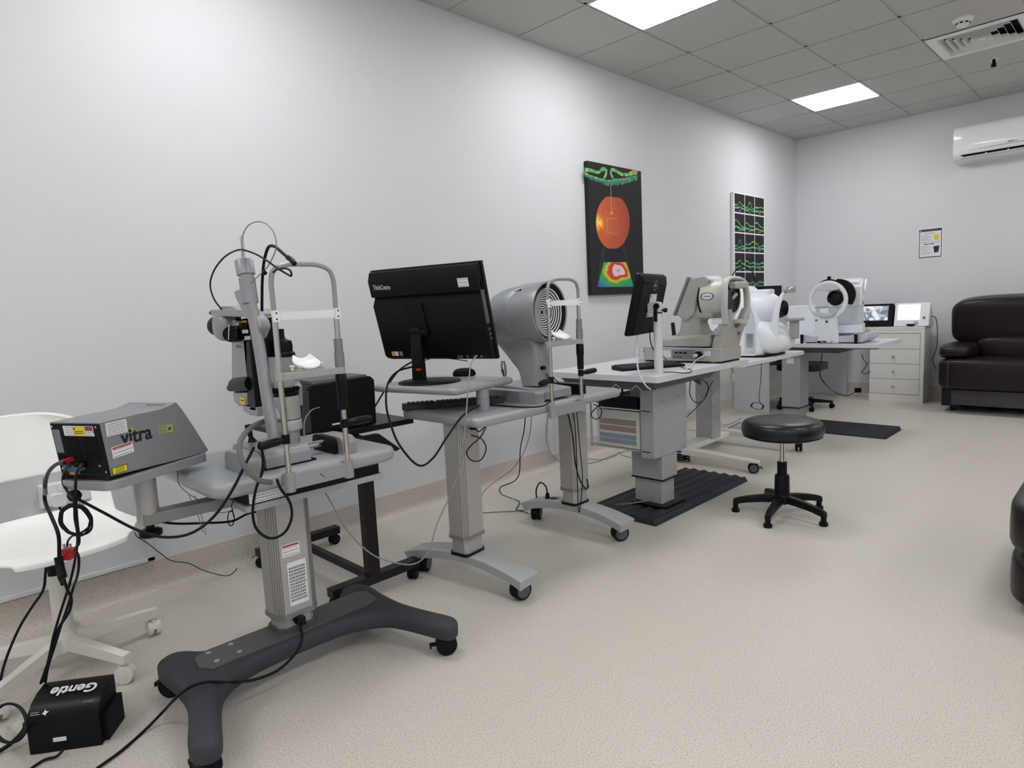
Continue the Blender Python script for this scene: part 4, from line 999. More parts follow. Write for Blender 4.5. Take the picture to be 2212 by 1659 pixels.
    # looped chin support
    loop_out = [(1.355, .80, 1.03), (1.36, .775, 1.10), (1.365, .77, 1.18), (1.36, .785, 1.25), (1.355, .825, 1.282), (1.35, .91, 1.287), (1.355, .985, 1.28), (1.365, 1.02, 1.25), (1.37, 1.035, 1.18), (1.37, 1.03, 1.10), (1.36, 1.01, 1.04)]
    pts = catmull(loop_out, 5); secs = []
    for i, p in enumerate(pts):
        tg = (pts[min(i + 1, len(pts) - 1)] - pts[max(0, i - 1)]).normalized(); s_ = Vector((1, 0, 0)); nn = tg.cross(s_).normalized()
        secs.append([p + s_ * (.020 * math.cos(th)) + nn * (.012 * math.sin(th)) for th in [2 * PI * k / 12 for k in range(12)]])
    MB().loft(secs).build('head_loop', 'ocream2', t, angle=60)
    MB().box(1.345, 1.395, yc - .07, yc + .07, 1.225, 1.265).build('forehead_pad', 'ocream', t, bevel=.012, seg=3)
    for y in (yc - .05, ): MB().rings((1.35, yc + .02, 1.20), (1.33, yc + .0, 1.17), [(.012, 0), (.012, 1)], 14).build('fixation_lamp', 'ocream2', t)
    sh = []
    for z, hw, xa, xb in ((Z + .004, .118, 1.24, 1.305), (Z + .06, .118, 1.245, 1.32), (Z + .14, .118, 1.265, 1.34), (Z + .20, .12, 1.29, 1.36), (Z + .25, .125, 1.32, 1.38), (Z + .31, .13, 1.34, 1.385)):
        sh.append((z, hw, xa, xb))
    # shield with U shaped notch: two cheeks that merge below
    n = 24; vs = []
    for (z, hw, xa, xb) in sh[:4]: vs.append([(x, yc + y, z) for x, y in rrect(xa, xb, -hw, hw, .025, 4)])
    MB().loft(vs).build('support_column', 'ocream', t, angle=50)
    for s in (-1, 1):
        vs = []
        for (z, hw, xa, xb), wdt in zip(sh[3:], (.11, .045, .032)):
            yo = yc + s * hw; yi = yc + s * (hw - wdt); ya, yb = min(yo, yi), max(yo, yi)
            vs.append([(x, y, z) for x, y in rrect(xa, xb, ya, yb, .012, 4)])
        MB().loft(vs).build('support_cheek', 'ocream', t, angle=50)
    MB().loft([[(x, yc + y, z) for x, y in rrect(1.335, 1.405, -hw, hw, .02, 4)] for z, hw in ((Z + .225, .045), (Z + .24, .062), (Z + .25, .064))]).build('chin_cup', 'ocream2', t, angle=50)
    MB().rings((1.30, yc - .13, Z + .185), (1.30, yc - .10, Z + .185), [(.02, 0), (.022, .15), (.022, 1)], 20).build('height_knob', 'ocream', t)
    sticker(t, FR(1.30, yc - .128, Z + .245, 0, 0, 90), .07, .035, lines=2)
    m = MB(FR(1.353, yc + .045, Z + .165, 90, 0, 84) @ Matrix.Rotation(R(0), 4, 'X')).m('inkd'); m.box(-.009, .009, -.009, .009, 0, .001); m.m('ocream2').box(-.006, .006, -.001, .001, .0008, .0014); m.build('maker_mark', None, t, label='small dark square maker mark')
    return t
oct_c()

# ================================================================== WHITE TABLE WITH CASTORS + WHITE SCANNER
TDZ = .748
def table_d():
    t = thing('instrument_table', 'white table on a single square leg and pale wheeled H base, carrying the white scanner', 'table', (.8, 1.85, 0))
    MB().prism(rrect(.45, 1.215, 1.27, 2.36, .05, 5), 'xy', TDZ - .026, TDZ).build('table_top', 'ctop', t, bevel=.008, seg=3)
    MB().box(.55, 1.10, 1.62, 2.10, TDZ - .06, TDZ - .026).build('top_frame', 'cbody', t, bevel=.004)
    MB().box(.56, .70, 1.86, 2.00, .09, TDZ - .05).build('leg', 'foot', t, bevel=.006)
    MB().box(.575, .685, 1.875, 1.985, .07, .14).build('leg_shoe', 'foot', t, bevel=.004)
    MB().prism([(.57, 1.45), (.69, 1.45), (.69, 2.2), (.57, 2.2)], 'xy', .055, .10).build('cross_beam', 'chairm', t, bevel=.012)
    for y in (1.43, 2.20):
        m = MB(); m.loft([[(x, y + yy * w, z) for yy, z in ((-.032, z0), (-.032, z1 - .01), (-.02, z1), (.02, z1), (.032, z1 - .01), (.032, z0))] for x, w, z0, z1 in ((.48, .8, .07, .10), (.60, 1, .06, .115), (.9, 1, .065, .11), (1.20, .9, .07, .095), (1.265, .7, .072, .09))]); m.build('foot_beam', 'chairm', t, bevel=.002)
        caster(t, 1.225, y, 30 if y < 2 else 110, .035, 'black', .034, rim='charp', brake=True, top=-.006)
        caster(t, .53, y, 70, .035, 'black', .034, rim='charp', top=-.006)
    return t
table_d()
def scanner_d():
    t = thing('retina_scanner', 'large bright white retina scanner with side vents and a lens nose on the white table', 'eye instrument', (.95, 1.95, TDZ))
    Z = TDZ; yc = 1.93
    MB().prism(rrect(.62, 1.17, yc - .20, yc + .20, .06, 6), 'xy', Z, Z + .014).build('foot_plate', 'blackm', t)
    secs = []
    for z, xa, xb, hw in ((.012, .56, 1.13, .215), (.03, .55, 1.14, .22), (.06, .555, 1.14, .22), (.22, .57, 1.11, .212), (.36, .60, 1.06, .198), (.45, .64, 1.01, .18), (.495, .68, .97, .155), (.512, .72, .93, .12)):
        secs.append([(x, yc + y, Z + z) for x, y in rrect(xa, xb, -hw, hw, .07, 6)])
    MB().loft(secs).build('main_housing', 'instw', t, angle=50)
    # grey side flash and vents on the near side
    def side(x, z):  # near-side surface y at height z
        hs = [(.03, .22), (.06, .22), (.22, .212), (.36, .198), (.45, .18)]
        for (a, wa), (b, wb) in zip(hs, hs[1:]):
            if a <= z <= b: return yc - (wa + (wb - wa) * (z - a) / (b - a))
        return yc - .21
    m = MB(); q = [(1.035, .04), (1.11, .04), (1.105, .24), (1.06, .385), (1.02, .35), (1.035, .22)]
    m.loft([[(x, side(x, z) - .004, Z + z) for x, z in q], [(x, side(x, z) + .01, Z + z) for x, z in q]]); m.build('side_flash', 'instg', t)
    m = MB()
    for r in range(2):
        for k in range(4):
            for j in range(12):
                x = .86 + r * .06 + k * .011; z = .20 + j * .014; m.cb((x + .003 * (j % 2), side(x, z) - .0005, Z + z), (.0045, .006, .009))
        m.build('vent_grille', 'ink', t); m = MB()
    m.bm.free()
    m = MB()
    for k in range(7): m.box(1.05 + k * .007, 1.053 + k * .007, side(0, .1) - .006, side(0, .1) + .004, Z + .07, Z + .17)
    m.build('louvre', 'cbody', t)
    m = MB().m('instw').box(.95, 1.015, side(0, .05) - .004, side(0, .05) + .005, Z + .03, Z + .11).m('ink').box(.958, .978, side(0, .05) - .006, side(0, .05), Z + .035, Z + .08).box(.988, 1.008, side(0, .05) - .006, side(0, .05), Z + .035, Z + .08); m.build('connector_bay', None, t)
    # optical head
    MB().rings((.98, yc, Z + .335), (1.20, yc, Z + .335), [(.10, 0), (.128, .15), (.125, .55), (.10, .8), (.078, .93), (.070, 1.0)], 40).build('optical_head', 'instw', t, angle=40)
    MB().box(1.0, 1.14, yc - .05, yc + .05, Z + .425, Z + .475).build('head_cap', 'instw', t, bevel=.015, seg=3)
    MB().rings((1.19, yc, Z + .335), (1.235, yc, Z + .335), [(.068, 0), (.066, .5), (.05, 1)], 32).build('front_lens', 'bino', t)
    # lower bulbous chin housing
    secs = []
    for x, hw, z0, z1 in ((1.0, .17, .01, .25), (1.08, .185, .008, .262), (1.16, .17, .012, .24), (1.22, .14, .03, .19), (1.26, .105, .055, .15), (1.28, .06, .08, .125)):
        zc = (z0 + z1) / 2; hz = (z1 - z0) / 2
        secs.append([(x, yc + math.copysign(abs(math.cos(a)) ** .6, math.cos(a)) * hw, Z + zc + math.copysign(abs(math.sin(a)) ** .6, math.sin(a)) * hz) for a in [2 * PI * k / 32 for k in range(32)]])
    MB().loft(secs).build('lower_housing', 'instw', t, angle=50)
    # head arm: curved strap rising from the lower housing to the forehead pad
    pts = catmull([P(1668, 738, y=1.80), P(1673, 700, y=1.80), P(1679, 666, y=1.80), P(1689, 638, y=1.81), P(1703, 624, y=1.83), P(1711, 620, y=1.87)], 5)
    secs = [[p + Vector((.026 * math.cos(a) * w, .010 * math.sin(a), .0)) for a in [2 * PI * k / 14 for k in range(14)]] for p, w in zip(pts, [1.3 - .7 * min(1, i / 14) for i in range(len(pts))])]
    MB().loft(secs).build('head_arm', 'instw', t, angle=60)
    MB().prism(rrect(-.08, .08, -.022, .022, .02, 4), 'xz', -.012, .012, FR(1.285, yc - .06, Z + .462, 90)).build('forehead_pad', 'cbody', t, bevel=.006)
    m = MB(); m.box(1.27, 1.32, yc - .03, yc + .03, Z + .12, Z + .25); m.box(1.25, 1.345, yc - .05, yc + .055, Z + .245, Z + .265); m.build('chin_rest', 'cbody', t, bevel=.008, seg=3)
    return t
scanner_d()

# ================================================================== LAMINATE TABLE BY THE FAR WALL + RING SCANNER
TEZ = .757
FE = FR(.835, 3.12, 0, -90)
tE, _ = plate_table(FE, 'pale laminate table on a dark floor plate, in front of the drawer cabinet', TEZ, -.30, .715, .20, -.48)
MB(FE).box(-.08, .0, -.07, .65, TEZ - .06, TEZ - .03).build('steel_rail', 'cbody', tE, bevel=.003)
sticker(tE, FR(.83, 3.019, .60, 0, 0, 90), .06, .05, lines=3)
def scanner_e():
    t = thing('retina_scanner', 'pale scanner with a ring shaped head rest and black lens, on the far laminate table', 'eye instrument', (1.2, 3.15, TEZ))
    Z = TEZ; cx = 1.155
    MB().prism([(-.20, 0), (.26, 0), (.30, .04), (.30, .075), (.12, .05), (-.12, .05), (-.22, .075), (-.23, .05)], 'xz', 2.985, 3.30, Matrix.Translation((cx, 0, Z + .008))).build('base_unit', 'instg', t, bevel=.005)
    MB().box(cx - .18, cx + .24, 3.0, 3.28, Z, Z + .01).build('base_foot', 'black', t)
    # body behind the ring, slightly turned
    F = FR(cx + .06, 3.20, Z, 12)
    m = MB(F); m.prism(rrect(-.12, .145, -.13, .13, .03, 4), 'xy', .08, .15); m.build('pedestal', 'instw', t, bevel=.006)
    m = MB(F); m.prism(rrect(-.11, .135, -.12, .12, .03, 4), 'xy', .152, .34); m.build('lower_body', 'instg', t, bevel=.006)
    m = MB(F); m.prism([(-.135, .30), (.13, .28), (.155, .44), (.14, .50), (.02, .52), (-.13, .46)], 'yz', -.11, .135); m.build('upper_body', 'instw', t, bevel=.012, seg=3)
    m = MB(F); m.prism([(-.06, .44), (.18, .50), (.17, .535), (.02, .53), (-.1, .50)], 'yz', -.09, .115); m.build('top_cowl', 'wgloss', t, bevel=.01, seg=3)
    MB(F).prism([(-.03, .40), (.12, .40), (.16, .50), (.14, .52), (-.02, .43)], 'yz', .136, .152).build('side_wing', 'instw', t, bevel=.004)
    c = Vector((cx + .035, 3.09, Z + .372))
    MB().rings(c + Vector((.0, .05, 0)), c + Vector((-.01, -.045, 0)), [(.066, 0), (.066, .8), (.058, 1)], 36).build('lens_barrel', 'blackm', t)
    MB().rings(c + Vector((-.01, -.045, 0)), c + Vector((-.0102, -.048, 0)), [(.052, 0), (.045, 1)], 36).build('front_lens', 'bino', t)
    # ring head rest
    rc = Vector((cx, 2.975, Z + .358)); a, b = .140, .142
    ring = []
    for k in range(49):
        th = 2 * PI * k / 48; n = Vector((math.cos(th), 0, math.sin(th))); p = rc + Vector((a * math.cos(th), 0, b * math.sin(th)))
        w = .014 + (.004 if math.sin(th) > -.6 else .008)
        ring.append([p + n * (w * math.cos(u)) + Vector((0, .020 * math.sin(u), 0)) for u in [2 * PI * j / 10 for j in range(10)]])
    MB().loft(ring, cap=False).build('ring_head_rest', 'instw', t, angle=70)
    MB().prism([(-.10, .095), (-.07, .125), (0, .137), (.07, .125), (.10, .095), (.07, .080), (0, .075), (-.07, .080)], 'xz', 2.955, 2.985, Matrix.Translation((rc.x, 0, rc.z))).build('forehead_pad', 'instg', t, bevel=.006)
    MB().prism([(-.072, -.06), (-.06, -.095), (0, -.112), (.06, -.095), (.072, -.06), (.078, -.10), (.05, -.13), (0, -.14), (-.05, -.13), (-.078, -.10)], 'xz', 2.93, 2.985, Matrix.Translation((rc.x, 0, rc.z))).build('chin_cup', 'instg', t, bevel=.004)
    # black shroud arcs over the ring
    def arc(a0, a1, r0, r1, y0, y1):
        m = MB(); secs = []
        for k in range(17):
            th = R(a0 + (a1 - a0) * k / 16); cxx, sz = math.cos(th), math.sin(th); g = .5 + .5 * math.sin(PI * k / 16)
            secs.append([(rc.x + cxx * r, y, rc.z + sz * r) for r, y in ((r0, y0), (r0 + (r1 - r0) * g, y0), (r0 + (r1 - r0) * g, y1), (r0, y1))])
        return m.loft(secs)
    arc(-14, 70, .150, .212, 2.985, 3.02).build('black_shroud', 'blackm', t, bevel=.003)
    arc(62, 120, .152, .172, 2.985, 3.03).build('black_shroud', 'blackm', t, bevel=.003)
    arc(120, 190, .156, .164, 2.99, 3.01).build('black_band', 'blackm', t)
    MB().box(rc.x - .012, rc.x + .012, 2.99, 3.01, rc.z + .155, rc.z + .195).build('top_post', 'blackm', t, bevel=.002)
    m = MB(); m.prism([(-.085, -.335), (.085, -.335), (.085, -.30), (.07, -.14), (.085, -.09), (-.085, -.09), (-.075, -.14), (-.07, -.30), (-.085, -.33)], 'xz', 2.955, 3.0, Matrix.Translation((rc.x, 0, rc.z - .02))); m.build('support_column', 'instw', t, bevel=.005)
    MB().torus((rc.x, 2.952, rc.z - .335), (0, 1, 0), .045, .004, 180, 360, 16, 8, (1, .4)).build('pull_handle', 'cbody', t)
    m = MB().m('inkd'); m.box(rc.x - .009, rc.x + .009, 2.953, 2.956, rc.z - .185, rc.z - .167); m.build('maker_mark', None, t, label='small dark square maker mark')
    for x in (cx - .20, cx + .225): MB().cyl((x, 2.955, Z), (x, 2.955, Z + .075), .0115, .014, n=16).build('table_stop', 'black', t)
    sticker(t, FR(cx + .305, 3.16, Z + .055, 90, 0, 90), .03, .02, lines=2)
    return t
scanner_e()

# ================================================================== LEFT WALL DESK WITH WHITE PANEL, PRINTER AND SCREENS (far corner)
t = thing('desk', 'white desk against the left wall in the far corner, its end panel facing the camera', 'desk', (.19, 4.3, 0))
MB().box(0.004, .372, 3.63, 3.66, 0.0, .735).build('end_panel', 'ctop', t, bevel=.002)
MB().box(0.004, .66, 3.62, 5.24, .735, .76).build('desk_top', 'ctop', t, bevel=.002)
MB().box(0.004, .03, 3.66, 5.2, .30, .735).build('back_panel', 'cabs', t)
MB().box(0.004, .6, 5.19, 5.215, 0.0, .735).build('end_panel', 'ctop', t, bevel=.002)
def office_printer(x0, y0, dx, dy, h, nm, lab):
    t = thing(nm, lab, 'printer', (x0 + dx / 2, y0 + dy / 2, .76))
    MB().prism(rrect(x0, x0 + dx, y0, y0 + dy, .02, 3), 'xy', .76, .76 + h * .45).build('paper_base', 'instw', t, bevel=.004)
    MB().prism(rrect(x0 + .01, x0 + dx - .02, y0 + .01, y0 + dy - .01, .02, 3), 'xy', .762 + h * .45, .76 + h).build('upper_case', 'instw', t, bevel=.008)
    MB().box(x0 + .02, x0 + dx - .06, y0 + .02, y0 + dy - .02, .76 + h, .76 + h + .02).build('lid', 'cbody', t, bevel=.004)
    MB().box(x0 + .10, x0 + dx - .06, y0 + .008, y0 + .012, .76 + h * .5, .76 + h * .54).build('paper_slot', 'slotd', t)
    MB().box(x0 + dx - .012, x0 + dx - .006, y0 + .05, y0 + dy - .05, .76 + h * .48, .76 + h * .54).build('paper_slot', 'slotd', t)
    return t
office_printer(.20, 4.52, .42, .40, .25, 'printer', 'white desktop printer on the corner desk behind the ring scanner')
t = thing('computer_monitor', 'small black framed monitor behind the white scanner on the corner desk', 'computer monitor', (.36, 3.66, .76))
F = FR(.36, 3.66, .76, 70)
MB(F).box(-.17, .17, -.012, .012, .20, .51).build('screen_frame', 'black', t, bevel=.003)
MB(F).box(-.155, .155, -.0135, -.0115, .215, .495).build('screen', 'bino', t)
MB(F).box(-.03, .03, .0, .02, .01, .22).build('stand_neck', 'black', t, bevel=.003)
MB(F).prism(rrect(-.1, .1, -.07, .09, .03, 4), 'xy', .0, .012).build('stand_base', 'black', t)
t = thing('computer_monitor', 'pale grey slanted touch screen panel standing beside the white desktop printer', 'computer monitor', (.5, 4.2, .76))
F = FR(.50, 4.10, .76, 35)
MB(F).prism([(-.06, 0), (.05, 0), (-.015, .30), (-.045, .30)], 'yz', -.13, .13).build('panel_case', 'instw', t, bevel=.006)
MB(F).box(-.11, .11, -.002, .002, .02, .25, Matrix.Translation((0, -.055, .02)) @ Matrix.Rotation(R(-3), 4, 'X')).build('screen', 'instg', t)
t = thing('office_chair', 'black office chair pushed under the corner desk, only its base and back edge showing', 'chair', (.55, 4.15, 0))
for k in range(5):
    X = FR(.52, 4.13, 0, 20 + 72 * k)
    MB(X).loft([[(x, w, z0), (x, w, z1), (x, -w, z1), (x, -w, z0)] for x, w, z0, z1 in ((.02, .022, .06, .105), (.28, .014, .055, .078))]).build('leg', 'black', t, bevel=.003)
    c = X @ Vector((.27, 0, 0)); caster(t, c.x, c.y, 50 * k, .025, 'black', .026)
MB().cyl((.52, 4.13, .08), (.52, 4.13, .40), .028).build('gas_column', 'black', t)
MB().prism(rrect(.30, .72, 3.93, 4.33, .08, 5), 'xy', .40, .47).build('seat', 'vinyl', t, bevel=.02, seg=3)
MB(FR(.36, 4.0, 0, 60)).prism(rrect(-.2, .2, .46, .70, .05, 4), 'xz', -.02, .02).build('backrest', 'vinyl', t, bevel=.01)

# ================================================================== DRAWER CABINET AND DEVICES
t = thing('drawer_cabinet', 'cream drawer cabinet with four round knobs against the far wall', 'cabinet', (1.17, 5.05, 0))
y0 = 4.885
MB().box(.925, 1.425, y0 + .02, 5.195, 0, .765).build('carcass', 'cabs', t)
MB().box(.90, 1.43, y0 - .004, 5.195, .765, .79).build('cabinet_top', 'cab', t, bevel=.002)
MB().box(1.396, 1.43, y0 - .004, y0 + .03, 0, .765).build('frame_stile', 'cab', t, bevel=.001)
MB().box(.925, 1.396, y0 - .002, y0 + .02, .722, .765).build('frame_rail', 'cab', t, bevel=.001)
MB().box(.925, 1.396, y0 + .002, y0 + .02, 0, .082).build('plinth', 'cab', t, bevel=.001)
for z0, z1 in ((.56, .718), (.405, .556), (.245, .401), (.086, .241)):
    d = MB().box(.928, 1.392, y0, y0 + .02, z0, z1).build('drawer', 'cab', t, bevel=.002)
    MB().rings((1.157, y0, (z0 + z1) / 2), (1.157, y0 - .022, (z0 + z1) / 2), [(.006, 0), (.006, .5), (.014, .6), (.014, .9), (.009, 1)], 18).build('knob', 'alu', d)
foil = bpy.data.materials.new('crumpled protective film'); foil.use_nodes = True; nt = foil.node_tree; b = nt.nodes['Principled BSDF']
n = nt.nodes.new('ShaderNodeTexNoise'); n.inputs['Scale'].default_value = 9; n.inputs['Detail'].default_value = 3; n.inputs['Distortion'].default_value = 1.5
tcx = nt.nodes.new('ShaderNodeTexCoord'); nt.links.new(tcx.outputs['Object'], n.inputs['Vector'])
rp = nt.nodes.new('ShaderNodeValToRGB'); rp.color_ramp.elements[0].position = .4; rp.color_ramp.elements[0].color = lin((110, 118, 130)); rp.color_ramp.elements[1].position = .58; rp.color_ramp.elements[1].color = lin((232, 238, 246))
nt.links.new(n.outputs['Fac'], rp.inputs['Fac']); nt.links.new(rp.outputs['Color'], b.inputs['Base Color']); b.inputs['Roughness'].default_value = .2
nt.links.new(rp.outputs['Color'], b.inputs['Emission Color']); b.inputs['Emission Strength'].default_value = .45
bp = nt.nodes.new('ShaderNodeBump'); bp.inputs['Strength'].default_value = .8; bp.inputs['Distance'].default_value = .01; nt.links.new(n.outputs['Fac'], bp.inputs['Height']); nt.links.new(bp.outputs['Normal'], b.inputs['Normal'])
def device(x0, x1, dark, lab):
    t = thing('tabletop_console', lab, 'medical device', ((x0 + x1) / 2, 5.0, .79))
    w = x1 - x0; F = FR((x0 + x1) / 2, 4.928, .79) @ Matrix.Rotation(R(-14), 4, 'X')
    body = 'blackm' if dark else 'instg'
    MB().prism([(4.93, .79), (5.12, .79), (5.12, .83), (5.01, 1.02), (4.985, 1.01)], 'yz', x0, x1).build('case', body, t, bevel=.006)
    MB(F).box(-w / 2, w / 2, -.018, .0, .0, .245).build('front_bezel', 'black' if dark else 'instw', t, bevel=.006)
    if dark: MB(F).box(-w / 2 + .012, w / 2 - .045, -.021, -.0175, .065, .22).build('screen', foil, t, label='lit screen under crinkled film')
    else:
        MB(F).box(-w / 2 + .03, w / 2 - .085, -.021, -.0175, .065, .225).build('screen', 'screenw', t, label='lit white screen')
        MB(F).rings((w / 2 - .11, -.018, .035), (w / 2 - .11, -.035, .035), [(.018, 0), (.018, .7), (.015, 1)], 22).build('dial', 'alu', t)
        MB(F).cyl((w / 2 - .045, -.018, .085), (w / 2 - .045, -.022, .085), .012, n=16).build('button', 'charp', t)
    MB(F).prism([(-.045, .02), (.045, .02), (.025, .0), (-.025, .0)], 'xz', -.03, -.016).build('front_lip', 'slotd', t, bevel=.002)
device(.80, 1.125, True, 'dark tabletop console with a crinkled filmed screen, on the cabinet')
device(1.14, 1.455, False, 'pale grey tabletop console with a glowing white screen and round dial, on the cabinet')

# ================================================================== RECLINERS
def cushion(m, x0, x1, y0, y1, z0, z1, e=.35, puff=0, nx=20):
    cx, cy, cz = (x0 + x1) / 2, (y0 + y1) / 2, (z0 + z1) / 2
    return m.sph((cx, cy, cz), ((x1 - x0) / 2, (y1 - y0) / 2, (z1 - z0) / 2), 36, 20, e=e)
def sofa():
    t = thing('recliner_sofa', 'wide dark brown leather recliner sofa against the far wall, cut by the right edge', 'sofa', (2.5, 4.85, 0))
    MB().prism(rrect(1.68, 3.45, 4.62, 5.22, .03, 3), 'xy', .045, .30).build('frame', 'leather', t, bevel=.01)
    MB().prism(rrect(1.66, 1.80, 4.50, 5.15, .03, 3), 'xy', .055, .225).build('arm_base', 'leather', t, bevel=.012)
    MB().prism(rrect(1.745, 3.42, 4.47, 4.54, .012, 3), 'xy', .075, .215).build('plinth_panel', 'leathg', t, bevel=.008)
    for x in (1.74, 3.35):
        for y in (4.6, 5.15): MB().cyl((x, y, 0), (x, y, .06), .02, n=14).build('foot', 'black', t)
    m = MB(); cushion(m, 1.635, 3.40, 4.36, 5.05, .225, .515, .22); m.build('seat_cushion', 'leather', t, angle=80)
    m = MB(); cushion(m, 1.615, 1.905, 4.42, 5.12, .50, .64, .55); m.build('arm_pad', 'leather', t, angle=80)
    m = MB(); cushion(m, 1.88, 3.15, 4.72, 5.05, .48, .70, .35); m.build('lumbar_cushion', 'leather', t, angle=80)
    m = MB(); X = FR(0, 4.97, .82) @ Matrix.Rotation(R(8), 4, 'X'); m.sph((2.42, 0, .02), (.77, .155, .235), 48, 24, e=.38, X=X); m.build('back_cushion', 'leather', t, angle=80)
    MB().tube([(1.74, 4.362, .24), (1.74, 4.35, .30), (1.74, 4.352, .42), (1.74, 4.39, .49), (1.74, 4.5, .512)], .003).build('seam_piping', 'leathg', t)
    return t
sofa()
def recliner():
    t = thing('recliner_chair', 'dark brown leather recliner of which only the rounded front corner enters at the right edge', 'armchair', (3.2, .6, 0))
    m = MB(); cushion(m, 2.745, 3.55, .07, 1.0, .215, .425, .3); m.build('seat_cushion', 'leather', t, angle=80)
    m = MB(); cushion(m, 2.752, 3.55, .08, 1.0, .02, .225, .3); m.build('foot_cushion', 'leather', t, angle=80)
    MB().prism(rrect(2.9, 3.65, .16, .98, .05, 4), 'xy', .0, .22).build('frame', 'leather', t, bevel=.01)
    m = MB(); X = FR(3.62, .57, .66) @ Matrix.Rotation(R(12), 4, 'Y'); m.sph((0, 0, 0), (.13, .38, .36), 36, 20, e=.4, X=X); m.build('back_cushion', 'leather', t, angle=80)
    for y in (.15, .99):
        m = MB(); cushion(m, 2.95, 3.6, y - .07, y + .07, .40, .56, .5); m.build('arm_pad', 'leather', t, angle=80)
    return t
recliner()

# ================================================================== STOOL
def stool():
    cx, cy = 1.712, .715
    t = thing('stool', 'round black padded stool on a chrome rod and five star black base', 'stool', (cx, cy, 0))
    MB().lathe((cx, cy), [(.02, .427), (.12, .425), (.175, .428), (.192, .436), (.204, .455), (.207, .475), (.204, .495), (.192, .512), (.165, .522), (.10, .526), (.02, .527)], 64).build('seat', 'vinyl', t, angle=80)
    MB().lathe((cx, cy), [(.195, .440), (.198, .4365), (.1985, .440), (.197, .444)], 64).build('seat_piping', 'black', t)
    MB().box(cx - .08, cx + .08, cy - .08, cy + .08, .412, .428).build('seat_plate', 'black', t, bevel=.003)
    MB().cyl((cx, cy, .26), (cx, cy, .42), .0135).build('gas_rod', 'chrome', t)
    MB().lathe((cx, cy), [(.025, .215), (.025, .29), (.023, .292)], 24).build('upper_sleeve', 'black', t)
    MB().lathe((cx, cy), [(.037, .07), (.040, .09), (.037, .215), (.034, .222), (.026, .224)], 28).build('lower_sleeve', 'black', t)
    MB().lathe((cx, cy), [(.045, .068), (.048, .08), (.046, .105), (.038, .118)], 28).build('hub', 'black', t)
    for k in range(5):
        X = FR(cx, cy, 0, 60 + 72 * k - 0)
        secs = []
        for x, w, z0, z1 in ((.03, .024, .072, .112), (.10, .022, .068, .106), (.18, .018, .058, .092), (.235, .015, .045, .078), (.25, .013, .04, .07)):
            secs.append([(x, w * .9, z0), (x, w, (z0 + z1) / 2), (x, w * .7, z1), (x, -w * .7, z1), (x, -w, (z0 + z1) / 2), (x, -w * .9, z0)])
        leg = MB(X).loft(secs).build('leg', 'black', t, bevel=.003)
        MB(X).rings((.237, 0, 0), (.237, 0, .055), [(.021, 0), (.022, .12), (.022, .3), (.014, .34), (.014, 1)], 20).build('glide', 'black', leg)
    return t
stool()

# ================================================================== AIR CONDITIONER
def aircon():
    t = thing('air_conditioner', 'glossy white split air conditioner high on the far wall, cut by the right edge', 'air conditioner', (2.0, YB, 2.37))
    prof = [(5.25, 2.70), (5.09, 2.712), (5.055, 2.70), (5.035, 2.66), (5.03, 2.56), (5.035, 2.47), (5.06, 2.425), (5.10, 2.40), (5.25, 2.375)]
    pf = catmull([(a, b, 0) for a, b in prof], 3); pf = [(p.x, p.y) for p in pf]
    cy, cz = 5.15, 2.55
    secs = [[(x, cy + (y - cy) * k, cz + (z - cz) * k) for y, z in pf] for x, k in ((1.588, .93), (1.594, .985), (1.604, 1.0), (2.436, 1.0), (2.446, .985), (2.452, .93))]
    MB().loft(secs).build('casing', 'wgloss', t, angle=50)
    MB(FR(0, 0, 0)).prism([(5.045, 2.440), (5.075, 2.408), (5.12, 2.408), (5.12, 2.436)], 'yz', 1.655, 2.40).build('air_outlet', 'slotd', t)
    MB().prism([(5.052, 2.418), (5.056, 2.422), (5.13, 2.392), (5.126, 2.388)], 'yz', 1.65, 2.405).build('louvre_flap', 'wgloss', t)
    for x in (1.66, 1.85, 2.02, 2.2, 2.37): MB().box(x, x + .008, 5.05, 5.08, 2.41, 2.43).build('louvre_clip', 'wgloss', t)
    MB(FR(2.02, 5.0278, 2.485, 0, 0, 90)).m('ink').box(0, .022, .002, .012, 0, .001).box(.026, .046, .002, .012, 0, .001).box(.052, .072, .004, .010, 0, .001).build('lettering', None, t, label='small grey maker lettering')
    MB().box(1.72, 2.41, 5.0275, 5.031, 2.473, 2.476).build('trim_line', 'chrome', t)
    return t
aircon()

